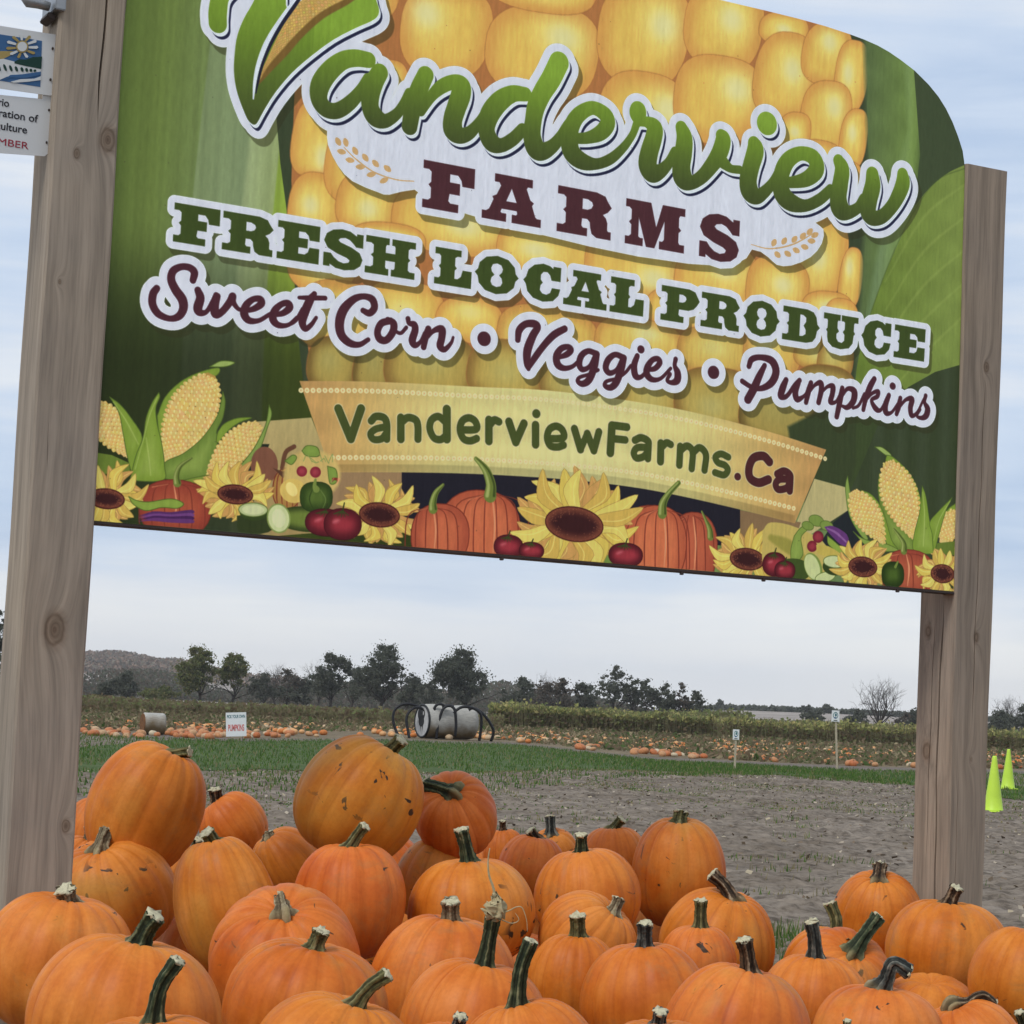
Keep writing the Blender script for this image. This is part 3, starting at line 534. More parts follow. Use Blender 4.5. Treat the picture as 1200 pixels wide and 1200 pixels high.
 BU=[[h_([(297,700,48)])[0],h_([(299,700,48)])[0]],[f_([(110,818,42)])[0],f_([(112,818,42)])[0]]]
 for s in SC: stroke_d(W2,[(p[0],p[1],p[2]*.91) for p in s],m=30)
 for s in BU: stroke_d(W2,s,m=30)
 for d0,gr,(sx,sy) in ((white,0,(11,14)),(DP,14,(8,13)),(W2,16.5,(9,13))):
     s=sh_shift(d0-gr,sx,sy); a=np.clip(.5-s/1.5,0,1)[...,None]*.52; IMG[:]=IMG*(1-a)+np.array([58,58,34],np.float32)/255*a
 WT=(207,210,216)
 paintD(white,WT); paintD(DP,WT,14.5); paintD(W2,WT,16.5)
 edge=np.minimum(np.minimum(white,DP-14.5),W2-16.5); put(ALL,(.5-(abs(edge+1.5)-1.3))*.35,(225,232,226))
 # script name: drop line, gap, letters
 nv=np.minimum(shift(D,7.5,11),shift(D,6,9)); paintD(nv,(40,42,66)); paintD(sh_shift(D,4,6),(214,222,222))
 def vg(v0,v1): return ramp(np.clip((v-v0)/(v1-v0),0,1),[(0,(70,84,50)),(.25,(82,104,54)),(.6,(96,132,56)),(1,(116,160,66))])
 bl=.995  # baseline height of the small letters on the board
 t0=BP([(455,148),(1030,262)]); vb=np.interp(u,[t0[0,0],t0[1,0]],[t0[0,1],t0[1,1]])
 tt=np.clip((v-vb)/.22,0,1.0); isV=u<.42
 tV=np.clip((v-BP([(297,143)])[0,1])/.33,0,1); tt=np.where((D<0)&(u<BP([(366,100)])[0,0]),tV,tt)
 put(ALL,.5-D,ramp(tt,[(0,(68,84,48)),(.3,(80,106,52)),(.65,(98,136,56)),(1,(116,160,66))]))
 # slit and ear of corn inside the V
 line(A_([(790,-60,8),(735,25,20),(640,160,22),(560,290,20),(505,430,16),(478,560,12),(468,680,5)]),(212,220,224))
 cobp=A_([(860,-60),(770,10),(700,120),(640,230),(585,350),(540,450),(505,560),(560,520),(640,420),(740,290),(860,170),(960,90),(1110,0),(1180,-60)])
 poly(cobp,(196,160,82))
 for i in range(26):
     for j in range(-3,4):
         s=i/26; cx=980-460*s**.85; cy=-50+580*s; nx_=.78;ny_=.62; w=120*(1-s)**.8*.3
         x=cx+nx_*w*j; y=cy+ny_*w*j
         p=A_([(x,y)])[0]
         if poly_sdf(np.array([[p[0]]]),np.array([[p[1]]]),np.array(cobp))[0,0]<-.6: poly(ell(p[0],p[1],1.9,max(.6,2.6*(1-s)),-52,8),(206+rng.randint(-14,10),170+rng.randint(-16,10),92+rng.randint(-16,10)),edge=(168,128,60),ew=.8)
 line(A_([(1180,-40,16),(1110,0,22),(950,90,24),(800,225,24),(690,350,26),(590,460,22),(530,540,12),(505,570,8)]),(122,94,42),al=.75,soft=2)
 line(A_([(810,-60,10),(765,10,13),(675,140,13),(590,290,12),(530,440,10),(500,560,9),(485,640,4)]),(40,40,56))
 line(A_([(500,560,3),(488,640,2)]),(40,40,56))
 paintD(DF,(80,46,50),.4); paintD(DP,(60,80,44),.4); paintD(W2,(78,42,50),.3)
 WH=(196,158,102)
 def grain(x,y,a,l=5.6): poly(ell(x,y,l,3.3,a,12,1.7),WH)
 line([(487,211,.6),(466,209,.7),(440,200,.8),(418,184,.8),(405,171,.6)],WH)
 for x,y,a in ((398,164,62),(407,165,75),(418,175,62),(430,183,55),(442,190,48),(456,196,42),(402,176,15),(412,186,12),(424,194,5),(437,203,-10),(452,210,-25)): grain(x,y,a)
 line([(883,286,.4),(905,291,.7),(932,286,.8),(958,272,.5)],WH)
 for x,y,a in ((910,284,-68),(922,282,-60),(934,280,-55),(944,276,-50),(952,271,-50),(914,298,48),(926,297,38),(936,293,30),(946,289,20),(954,282,5),(958,275,-30)): grain(x,y,a,4.8)
 # weathering, faint vertical wipe marks, dark bottom trim line
 n=rng.rand(CH//4+2,CW//4+2).astype(np.float32); n=(n+np.roll(n,1,0)+np.roll(n,2,0)+np.roll(n,3,0))/4; n=np.kron(n,np.ones((4,4),np.float32))[:CH,:CW]
 IMG*=(1+(n-.5)*.09)[...,None]
 n=rng.rand(1,CW//3+2).astype(np.float32); n=(n+np.roll(n,1))/2; IMG*=(1+(np.kron(n,np.ones((1,3),np.float32))[:,:CW]-.5)*.05)[...,None]
 for i in range(140):
     x,y=rng.uniform(0,CW),rng.uniform(0,CH); q=box((x-3,y-3),(x+3,y+3))
     if q: put(q,(.5-(np.hypot(XX[q]-x,YY[q]-y)-rng.uniform(.4,1.3)))*.5,(70,56,46))
 gx=np.maximum(0,IMG[...,1]-np.maximum(IMG[...,0],IMG[...,2])); IMG[...,0]+=.30*gx; IMG[...,2]-=.45*gx
 IMG=np.clip(.52+(IMG-.52)*1.09,0,1)
 return IMG,BW,TOPV,RES,CW,CH,ell
IMG,BW,TOPV,RES,CW,CH,ell=sign_print()
# ---------------- ground ----------------
def ground_mat(name,c1,c2,c3,s1=.9,s2=14.,bump=.3,sx=.55,rg=.7):
    def f(nt,b):
        t=N(nt,'ShaderNodeTexCoord'); m=N(nt,'ShaderNodeMapping'); m.inputs['Scale'].default_value=(sx,1,1); nt.links.new(t.outputs['Object'],m.inputs[0])
        a=N(nt,'ShaderNodeTexNoise',i_Scale=s1,i_Detail=8.,i_Roughness=.65); Lk(nt,m,a)
        d=N(nt,'ShaderNodeTexNoise',i_Scale=s2,i_Detail=9.,i_Roughness=rg); Lk(nt,m,d)
        r=ramp_node(nt,[(.3,c1),(.5,c2),(.72,c3)]); Lk(nt,a,r)
        r2=ramp_node(nt,[(.41,(.36,.34,.33)),(.485,(.82,.81,.80)),(.54,(1.0,1,1)),(.62,(1.22,1.22,1.22))]); Lk(nt,d,r2)
        x=N(nt,'ShaderNodeMix',data_type='RGBA',blend_type='MULTIPLY'); x.inputs[0].default_value=.8; Lk(nt,r,x,6); Lk(nt,r2,x,7); nt.links.new(x.outputs[2],b.inputs[0])
        bp=N(nt,'ShaderNodeBump',i_Strength=bump,i_Distance=.05); Lk(nt,d,bp,2); nt.links.new(bp.outputs[0],b.inputs['Normal'])
    return mat(name,f,.95,.15)
M_field=ground_mat('weedy_field',(.12,.09,.05),(.18,.14,.085),(.24,.19,.12),.25,5.)
M_mud=ground_mat('trampled_mud',(.125,.098,.073),(.195,.16,.125),(.26,.22,.18),.7,6.5,.8,.8,.74)
M_path=ground_mat('field_edge',(.12,.095,.075),(.17,.14,.115),(.22,.19,.155),1.,9.)
M_turf=ground_mat('mown_grass',(.045,.075,.02),(.07,.11,.03),(.11,.14,.05),.8,10.)
M_stub=ground_mat('pale_stubble',(.27,.235,.205),(.34,.30,.265),(.40,.35,.31),.01,.2,0.)
M_green2=ground_mat('far_green',(.10,.10,.05),(.14,.13,.07),(.17,.15,.09),.02,.3,0.)
def fbm(x,y,seed,oct=5,s=1.,per=.55):
    r=np.random.RandomState(seed); o=np.zeros_like(x); a=1.
    for k in range(oct):
        for j in range(3):
            th=r.uniform(0,6.28); ph=r.uniform(0,6.28); f=s*2**k*r.uniform(.8,1.25)
            o+=a*np.sin(f*(x*np.cos(th)+y*np.sin(th))+ph+1.7*np.sin(f*.6*(x*np.sin(th)-y*np.cos(th))+ph*2))/3
        a*=per
    return o
def grid(x0,x1,nx,y0,y1,ny,zf,grade=1.):
    X,Y=np.meshgrid(np.linspace(x0,x1,nx),y0+(y1-y0)*np.linspace(0,1,ny)**grade); Z=zf(X,Y)
    V=np.stack([X,Y,Z],-1).reshape(-1,3); i=np.arange((ny-1)*nx).reshape(ny-1,nx)[:,:-1].ravel()
    return V,np.stack([i,i+1,i+nx+1,i+nx],1)
# gently rolling land: flat fields, then rising stubble and a wooded ridge to the left
def smoothn(t,a,b): t=np.clip((t-a)/(b-a),0,1); return t*t*(3-2*t)
def ridge_px(px): return np.interp(px,[-400,60,100,150,215,300,420,600,760,860,1000,1200,1700],[34,38,44,45,40,26,20,14,12,12,12,12,12])
def land(X,Y):
    px=600+FPX*X/np.maximum(Y,1.)
    top=1.25+12*np.maximum(Y,1)/FPX+.0*px
    z=smoothn(Y,260,720)*(1.25+np.interp(px,[-400,100,250,600,800,860,1000,1300],[10,11,12,8,8,14,15,13])*720/FPX)*np.where(Y<720,1,1)
    z=z+smoothn(Y,900,1500)*np.maximum(0,(ridge_px(px)-5)*1500/FPX-z)
    return z+.0*top
V,Fc=grid(-1,1,140,0,1,120,lambda a,b:a*0)
V=V.copy(); yy=230+ (3200-230)*V[:,1]**1.8; xx=V[:,0]*(260+yy*.62); V[:,0]=xx;V[:,1]=yy;V[:,2]=land(xx,yy)-.02
tag(mesh_obj('hills',V,Fc,M_stub),kind='structure')
V,Fc=grid(-420,420,60,-60,262,60,lambda a,b:a*0-.02)
tag(mesh_obj('ground',V,Fc,M_field),kind='structure')
V=np.array([(-2800,-400,-.9),(2800,-400,-.9),(2800,3300,-.9),(-2800,3300,-.9)],float); tag(mesh_obj('terrain',V,np.array([[0,1,2,3]]),M_green2),kind='structure')
# grass strip, its edges read off the photograph as ground points
FAR=[(-260,855),(-60,858),(95,861),(250,868),(450,868),(520,871),(600,873),(700,884),(775,892),(860,896),(1000,903),(1200,908),(1400,915)]
NEAR=[(-260,905),(-60,905),(95,905),(300,903),(500,906),(600,904),(700,902),(780,904),(900,908),(1000,914),(1075,921),(1200,938),(1400,950)]
fp=[ground_at(*p) for p in FAR]; npt=[ground_at(*p) for p in NEAR]
def edge(P,n):
    P=bez(P,12); X=np.array([p.x for p in P]);Y=np.array([p.y for p in P]); return X,Y
fx,fy=edge(fp,12); nx_,ny_=edge(npt,12)
NEARY=lambda x: np.interp(x,nx_,ny_)
# trampled mud in front: real clods and ruts
def mudz(X,Y):
    n=fbm(X*.7,Y,3,6,1.1,.62); c=fbm(X,Y*1.3,8,5,6.,.7)
    return .002+(.022*n+.026*np.maximum(c,-.5)*smoothn(n,-1.2,.6)+.017*fbm(X,Y,12,3,15.,.75))*(1-smoothn(Y,NEARY(X)-2.5,NEARY(X)-.2))-.012*smoothn(Y,NEARY(X)-.5,NEARY(X)+.5)
V,Fc=grid(-16,19,480,9,62,760,mudz,1.35); tag(mesh_obj('mud',V,Fc,M_mud),kind='structure')
V,Fc=grid(-40,46,60,-8,74,60,lambda a,b:a*0-.014); tag(mesh_obj('mud_yard',V,Fc,M_mud),kind='structure')
def strip(name,xa,ya,xb,yb,z,m,jag):
    xs=np.linspace(max(xa[0],xb[0]),min(xa[-1],xb[-1]),400); A=np.interp(xs,xa,ya)+jag*fbm(xs,xs*0,5,4,.9); B=np.interp(xs,xb,yb)+jag*fbm(xs,xs*0+3,6,4,1.1)
    T=np.linspace(0,1,8)[:,None]; X=np.repeat(xs[None],8,0); Y=B*(1-T)+A*T; V=np.stack([X,Y,X*0+z],-1).reshape(-1,3); nx=400
    i=np.arange(7*nx).reshape(7,nx)[:,:-1].ravel(); return mesh_obj(name,V,np.stack([i,i+1,i+nx+1,i+nx],1),m)
tag(strip('grass_strip',fx,fy,nx_,ny_,.0,M_turf,1.2),kind='structure')
pf=[p+Vector((0,7,0)) for p in fp]; px_,py_=edge(pf,12)
tag(strip('dirt_path',px_,py_,fx,fy+.6,-.006,M_path,.5),kind='structure')
# blades of grass: strip, its frayed near edge, and tufts round the heap
def blades(n,xf,hmin,hmax,wd,lean=.5):
    P=xf(n); n=len(P); h=RG.uniform(hmin,hmax,n); a=RG.uniform(0,6.28,n); l=RG.uniform(0,lean,n)*h; b=RG.uniform(0,6.28,n)
    w=wd*RG.uniform(.6,1.4,n); d=np.stack([np.cos(a)*w,np.sin(a)*w,0*a],1); t=P+np.stack([np.cos(b)*l,np.sin(b)*l,h],1)
    V=np.stack([P-d,P+d,t+d*.25,t-d*.25],1).reshape(-1,3); F_=np.arange(4*n).reshape(n,4); return V,F_
def in_strip(n):
    x=RG.uniform(-22,26,n); a=np.interp(x,fx,fy);b=np.interp(x,nx_,ny_); t=RG.uniform(-.3,1.02,n)
    k=fbm(x*1.0,t*9,14,3,1.2)>-.15-(t>.1)*.8; x,a,b,t=x[k],a[k],b[k],t[k]
    return np.stack([x,b*(1-t)+a*t,x*0+.02],1)
M_blade=[leafy('grass_green',(.07,.135,.03)),leafy('grass_light',(.12,.20,.045)),leafy('grass_dry',(.26,.22,.11))]
V,F_=blades(75000,in_strip,.03,.085,.012); tag(mesh_obj('grass',V,F_,M_blade,smooth=False,mi=RG.choice([0,0,0,0,1,1,1,2],len(F_))),'short green grass on the strip between mud and pumpkin field','grass',kind='stuff')
def tufts(n):
    m=240; cx=RG.uniform(-9,11,m); cy=RG.uniform(10,46,m)**1.0; k=RG.randint(0,m,n); s=.18
    x=cx[k]+RG.normal(0,s,n); y=cy[k]+RG.normal(0,s,n); return np.stack([x,y,0*x],1)
V,F_=blades(9000,tufts,.02,.07,.006); tag(mesh_obj('grass_tufts',V,F_,M_blade,smooth=False,mi=RG.choice([0,1,2,2],len(F_))),'thin tufts of grass in the trampled mud','grass',kind='stuff')
def frayed(n):
    x=RG.uniform(-14,17,n); y=NEARY(x)-RG.uniform(0,1,n)**1.6*24; k=(fbm(x*.8,y*.45,71,4,1.2)+RG.normal(0,.35,n)>.15)&(y>22); return np.stack([x[k],y[k],0*x[k]+.01],1)
V,F_=blades(60000,frayed,.008,.028,.016); tag(mesh_obj('sparse_grass',V,F_,M_blade,smooth=False,mi=RG.choice([0,1,2,2],len(F_))),'sparse trodden grass where the strip fades into mud','grass',kind='stuff')
def near_grass(n): x=RG.normal(2.0,1.6,n); y=RG.uniform(9.5,13.5,n); return np.stack([x,y,0*x],1)
V,F_=blades(9000,near_grass,.03,.12,.006); tag(mesh_obj('grass_patch',V,F_,M_blade,smooth=False,mi=RG.choice([0,0,1,2],len(F_))),'rough grass growing in the mud behind the heap','grass',kind='stuff')
# straw and leaf litter on the mud
n=13000; x=RG.uniform(-12,14,n); y=9+RG.uniform(0,1,n)**.62*46; k=(y<NEARY(x)+1)&(fbm(x*.9,y*.5,44,4,1.3)+RG.normal(0,.5,n)>-.35); x,y=x[k],y[k]; n=len(x); a=RG.uniform(0,6.28,n); L=RG.uniform(.02,.07,n)*.45; W_=RG.uniform(.004,.016,n); P=np.stack([x,y,mudz(x,y)+.012],1)
d1=np.stack([np.cos(a)*L,np.sin(a)*L,RG.uniform(-.012,.012,n)],1); d2=np.stack([-np.sin(a)*W_,np.cos(a)*W_,RG.uniform(-.012,.02,n)],1)
V=np.stack([P-d1-d2,P+d1-d2,P+d1+d2,P-d1+d2],1).reshape(-1,3)
M_lit=[col('straw',(.38,.32,.22),.8,.2),col('dead_leaf',(.17,.125,.085),.8,.2),col('pale_leaf',(.40,.34,.26),.8,.2),col('dark_clod',(.12,.095,.075),.95,.1)]
tag(mesh_obj('leaf_litter',V,np.arange(4*n).reshape(n,4),M_lit,smooth=False,mi=RG.choice([0,1,1,2,1,3],n)),'straw and dead leaves scattered over the mud','leaf litter',kind='stuff')
# ---------------- the big sign ----------------
YAW=.484369; O=Vector((-.93243,4.94860,CAMZ+.385628)); eu=Vector((math.cos(YAW),math.sin(YAW),0)); en=Vector((math.sin(YAW),-math.cos(YAW),0)); ez=Vector((0,0,1))
# the board's own frame: u along it, n out of its face towards the viewer, z up
SM=Matrix((eu,-en,ez)).transposed().to_4x4(); SM.translation=Vector((O.x,O.y,0)); ZB=O.z
def on_board(px,py,n=0.):   # (u, z) of a photo point on the plane n in front of the board face
    v=cR*((px-600)/FPX)+cU*((600-py)/FPX)+cF; p0=O+en*n; t=(p0-CAM).dot(en)/v.dot(en); p=CAM+v*t-Vector((O.x,O.y,0)); return p.dot(eu),p.z
img=bpy.data.images.new('sign_print',CW,CH,alpha=False); px=np.ones((CH,CW,4),np.float32); px[...,:3]=IMG[::-1]; img.pixels.foreach_set(px.ravel()); img.update(); img.pack()
def mprint(nt,b):
    uv=N(nt,'ShaderNodeUVMap'); t=N(nt,'ShaderNodeTexImage',interpolation='Cubic'); t.image=img; Lk(nt,uv,t)
    hs=N(nt,'ShaderNodeHueSaturation'); hs.inputs['Saturation'].default_value=PRINT_SAT; hs.inputs['Value'].default_value=PRINT_VAL; Lk(nt,t,hs,4); Lk(nt,hs,b)
    tc=N(nt,'ShaderNodeTexCoord'); n=N(nt,'ShaderNodeTexNoise',i_Scale=3.,i_Detail=3.); nt.links.new(tc.outputs['Object'],n.inputs[0]); bp=N(nt,'ShaderNodeBump',i_Strength=.03,i_Distance=.02); Lk(nt,n,bp,2); nt.links.new(bp.outputs[0],b.inputs['Normal'])
PRINT_SAT,PRINT_VAL=.95,1.55
M_print=mat('printed_face',mprint,.5,.14)
M_edge=col('panel_edge',(.55,.55,.53),.5,.4,.08)
M_rail=col('dark_rail',(.05,.035,.03),.6,.3,.3)
sign=thing('farm_sign',SM@Vector((BW/2,.07,0)),'big printed farm stand sign with corn picture mounted between two timber posts','sign',rz=YAW)
IS=Matrix.Translation((-BW/2,-.07,0))
def sverts(vs): return [IS@Vector(v) for v in vs]
arc=[(1.50,1.510),(1.62,1.509),(1.75,1.508),(1.86,1.506),(1.95,1.502),(2.03,1.495),(2.08,1.489),(2.125,1.481),(2.165,1.470),(2.205,1.455),(2.255,1.433),(2.305,1.402),(2.34,1.374),(2.367,1.345),(2.392,1.31),(2.413,1.272),(2.43,1.235),(2.437,1.203)]
out=[(0,0),(BW,0)]+[(BW,1.15)]+[(u,v) for u,v in arc[::-1]]+[(BW-u,v) for u,v in arc]+[(0,1.15)]
NF=-.008; n=len(out)
def panel():
    V=[(u,-NF,ZB+v) for u,v in out]+[(u,-NF+.014,ZB+v) for u,v in out]
    F_=[tuple(range(n))]+[tuple(range(n,2*n))[::-1]]+[((i+1)%n,i,i+n,(i+1)%n+n) for i in range(n)]
    o=mesh_obj('printed_panel',sverts(V),F_,[M_print,M_edge],sign,smooth=False,mi=[0]+[1]*(n+1))
    uvl=o.data.uv_layers.new(name='UVMap')
    for l in o.data.loops:
        v=o.data.vertices[l.vertex_index].co; u=v.x+BW/2; z=v.z-ZB; uvl.data[l.index].uv=(u/(CW/RES),z/(CH/RES)+ (TOPV-CH/RES)*0)
panel()
# note: local y of the sign frame points away from the viewer
mesh_obj('bottom_rail',*[sverts(x) if i==0 else x for i,x in enumerate(boxm((.0,.0045,ZB-.0075),(BW,.05,ZB-.001),bev=.001))],M_rail,sign,smooth=False)
for pxx in (590,801,897,1054):
    u,z=on_board(pxx,640+(pxx-590)*.085,0)
    V,F_=boxm((u-.004,.002,ZB-.015),(u+.004,.012,ZB-.0072),bev=.001); mesh_obj('bolt',sverts(V),F_,M_rail,sign,smooth=False)
def wood(name,base,knots,tint=1.):
    def f(nt,b):
        t=N(nt,'ShaderNodeTexCoord'); obj=t.outputs['Object']
        m=N(nt,'ShaderNodeMapping'); m.inputs['Scale'].default_value=(1,1,.045); nt.links.new(obj,m.inputs[0])
        wob=N(nt,'ShaderNodeTexNoise',i_Scale=1.5,i_Detail=2.); nt.links.new(obj,wob.inputs[0])
        acc=None
        for (kx,ky,kz,kr) in knots:
            sx=N(nt,'ShaderNodeVectorMath',operation='SUBTRACT'); nt.links.new(obj,sx.inputs[0]); sx.inputs[1].default_value=(kx,ky,kz)
            sc_=N(nt,'ShaderNodeVectorMath',operation='MULTIPLY'); nt.links.new(sx.outputs[0],sc_.inputs[0]); sc_.inputs[1].default_value=(1/kr,1/kr,.62/kr)
            ln=N(nt,'ShaderNodeVectorMath',operation='LENGTH'); nt.links.new(sc_.outputs[0],ln.inputs[0])
            if acc is None: acc=ln.outputs['Value']
            else:
                mn=N(nt,'ShaderNodeMath',operation='MINIMUM'); nt.links.new(acc,mn.inputs[0]); nt.links.new(ln.outputs['Value'],mn.inputs[1]); acc=mn.outputs[0]
        # knot field bends the grain
        bend=N(nt,'ShaderNodeMath',operation='DIVIDE'); bend.inputs[0].default_value=.05; mxx=N(nt,'ShaderNodeMath',operation='ADD'); nt.links.new(acc,mxx.inputs[0]); mxx.inputs[1].default_value=.25; nt.links.new(mxx.outputs[0],bend.inputs[1])
        sep=N(nt,'ShaderNodeSeparateXYZ'); Lk(nt,m,sep)
        ax=N(nt,'ShaderNodeMath',operation='ADD'); nt.links.new(sep.outputs[0],ax.inputs[0]); nt.links.new(bend.outputs[0],ax.inputs[1])
        w2=N(nt,'ShaderNodeMath',operation='MULTIPLY_ADD'); nt.links.new(wob.outputs[0],w2.inputs[0]); w2.inputs[1].default_value=.05; nt.links.new(ax.outputs[0],w2.inputs[2])
        cmb=N(nt,'ShaderNodeCombineXYZ'); nt.links.new(w2.outputs[0],cmb.inputs[0]); nt.links.new(sep.outputs[1],cmb.inputs[1]); nt.links.new(sep.outputs[2],cmb.inputs[2])
        g1=N(nt,'ShaderNodeTexNoise',i_Scale=42.,i_Detail=4.,i_Roughness=.6); Lk(nt,cmb,g1)
        g2=N(nt,'ShaderNodeTexNoise',i_Scale=190.,i_Detail=3.); Lk(nt,cmb,g2)
        g3=N(nt,'ShaderNodeTexNoise',i_Scale=3.,i_Detail=4.); nt.links.new(obj,g3.inputs[0])
        c=[tuple(x*k*tint for x in base) for k in (.72,.93,1.06,1.22)]
        r1=ramp_node(nt,[(.3,c[0]),(.46,c[1]),(.56,c[2]),(.72,c[3])]); Lk(nt,g1,r1)
        r2=ramp_node(nt,[(.3,(.78,.77,.77)),(.55,(1,1,1))]); Lk(nt,g2,r2)
        r3=ramp_node(nt,[(.3,(.82,.83,.86)),(.7,(1.0,.98,.95))]); Lk(nt,g3,r3)
        def mul(a,b_,fc=1.):
            x=N(nt,'ShaderNodeMix',data_type='RGBA',blend_type='MULTIPLY'); x.inputs[0].default_value=fc; nt.links.new(a,x.inputs[6]); nt.links.new(b_,x.inputs[7]); return x.outputs[2]
        o=mul(r1.outputs[0],r2.outputs[0],.8); o=mul(o,r3.outputs[0],1)
        kr_=ramp_node(nt,[(0,(.45,.38,.34)),(.2,(.62,.55,.5)),(.38,(.74,.68,.63)),(.5,(.5,.44,.4)),(.62,(.82,.78,.75)),(.9,(1,1,1))]); 
        kn=N(nt,'ShaderNodeTexNoise',i_Scale=60.); nt.links.new(obj,kn.inputs[0]); ka=N(nt,'ShaderNodeMath',operation='MULTIPLY_ADD'); nt.links.new(kn.outputs[0],ka.inputs[0]); ka.inputs[1].default_value=.35; nt.links.new(acc,ka.inputs[2])
        kb=N(nt,'ShaderNodeMath',operation='SUBTRACT'); nt.links.new(ka.outputs[0],kb.inputs[0]); kb.inputs[1].default_value=.17; kc=N(nt,'ShaderNodeMath',operation='MULTIPLY'); nt.links.new(kb.outputs[0],kc.inputs[0]); kc.inputs[1].default_value=.55; nt.links.new(kc.outputs[0],kr_.inputs[0])
        o=mul(o,kr_.outputs[0],1); nt.links.new(o,b.inputs[0])
        bp=N(nt,'ShaderNodeBump',i_Strength=.35,i_Distance=.004); Lk(nt,g1,bp,2); nt.links.new(bp.outputs[0],b.inputs['Normal'])
    return mat(name,f,.85,.2)
def post(u0,u1,ztop,m,cracks,flare=0.):
    # square timber with eased edges; drying cracks are real V grooves: (face, position, z0, z1, width, depth)
    y0,y1=0.,u1-u0; zs=np.arange(-.05,ztop+.001,.02); zs[-1]=ztop; V=[];F_=[]; e=.005
    fr=sorted([c for c in cracks if c[0]=='front'],key=lambda c:c[1]); lf=sorted([c for c in cracks if c[0]=='left'],key=lambda c:c[1])
    for zi,z in enumerate(zs):
        ring=[]; 
        def cr(c):
            s=min(1,max(0,(z-c[2])/.12)*1.)*min(1,max(0,(c[3]-z)/.12)); wv=.004*math.sin(z*5.1+c[1]*40)+.0015*math.sin(z*23+c[1]*9); return s,wv
        wn=[.0009*math.sin(z*9+k*2.1) for k in range(4)]
        ring+=[(u0+e,y0)]
        for c in fr:
            s,wv=cr(c); a=u0+c[1]+wv; ring+=[(a-c[4]*s-1e-4,y0),(a,y0+c[5]*s),(a+c[4]*s+1e-4,y0)]
        ring+=[(u1-e,y0),(u1,y0+e),(u1,y1-e),(u1-e,y1),(u0+e,y1),(u0,y1-e)]
        for c in lf[::-1]:
            s,wv=cr(c); a=y0+c[1]+wv; ring+=[(u0,a+c[4]*s+1e-4),(u0+c[5]*s,a),(u0,a-c[4]*s-1e-4)]
        ring+=[(u0,y0+e)]
        k=len(ring); V+=[(p[0]+wn[0],p[1]+wn[1],z) for p in ring]
    for i in range(len(zs)-1):
        for j in range(k): F_.append((i*k+j,i*k+(j+1)%k,(i+1)*k+(j+1)%k,(i+1)*k+j))
    F_.append(tuple((len(zs)-1)*k+j for j in range(k)))
    return mesh_obj('post',sverts(V),F_,m,sign,smooth=False)
PW=.150
def KN(L,u=None):
    o=[]
    for (pxx,pyy,r) in L:
        a,z=on_board(pxx,pyy,0); o.append((a-BW/2,-.07,z,r))
    return o
def KL(L): # knots on the left side face of the right post
    o=[]
    for (pxx,pyy,r) in L:
        v=cR*((pxx-600)/FPX)+cU*((600-pyy)/FPX)+cF; p0=Vector((O.x,O.y,0))+eu*BW; t=(p0-CAM).dot(eu)/v.dot(eu); p=CAM+v*t-p0; o.append((BW/2,p.dot(-en)-.07,p.z,r))
    return o
M_w1=wood('weathered_timber',(.365,.305,.24),KN([(126,164,.017),(90,180,.007),(64,738,.022),(77,968,.009),(70,330,.003)]))
M_w2=wood('weathered_timber_right',(.335,.268,.205),KN([(1157,430,.009),(1146,747,.010),(1140,890,.007)])+KL([(1090,740,.012),(1089,880,.017)]))
zt=ZB+1.203
def UZ(a,b): return on_board(a,b,0)
post(-PW,0,zt+.02,M_w1,[('front',PW+UZ(121,75)[0],UZ(123,150)[1],3.,.0028,.03),('front',PW+UZ(58,545)[0]-.002,UZ(58,550)[1],UZ(58,520)[1]+.05,.0022,.02)])
rp=post(BW,BW+.15,zt-.004,M_w2,[('left',.052,-.2,UZ(1100,700)[1],.0034,.035),('left',.088,.9,UZ(1100,700)[1]-.05,.0016,.015),('front',.085,UZ(1150,860)[1],UZ(1150,440)[1],.0016,.012),('front',.03,-.1,UZ(1130,900)[1],.001,.01)])
pv=IS@Vector((BW,0,0))   # the timber has twisted a little as it dried
for v in rp.data.vertices:
    q=min(1,max(0,v.co.z/zt)); a=math.radians(8.5*(1-q)+.5); s=.90+.10*q; d=(v.co-pv)*s; d.z=0; v.co=Vector((pv.x+d.x*math.cos(a)-d.y*math.sin(a),pv.y+d.x*math.sin(a)+d.y*math.cos(a),v.co.z))
# ---------------- membership plates on the left post ----------------
def flat(name,pts,m,parent,n0,n1,inv):
    V=[];k=len(pts)
    for nn in (n1,n0): V+=[inv@(Vector((O.x,O.y,0))+eu*u+ez*z+en*nn) for u,z in pts]
    F_=[tuple(range(k)),tuple(range(k,2*k))[::-1]]+[((i+1)%k,i,i+k,(i+1)%k+k) for i in range(k)]
    return mesh_obj(name,V,F_,m,parent,smooth=False)
M_alu=col('plate_white',(.60,.61,.61),.45,.4,.05,3.); M_ink=col('black_ink',(.02,.02,.025),.6,.2); M_red=col('red_ink',(.30,.02,.04),.6,.2)
M_blue=col('blue_ink',(.045,.12,.26),.6,.2,.05); M_dgr=col('dark_green_ink',(.012,.045,.035),.6,.2,.05); M_gold=col('gold_ink',(.36,.27,.10),.6,.2,.05); M_whi=col('white_ink',(.6,.62,.62),.6,.2,.03)
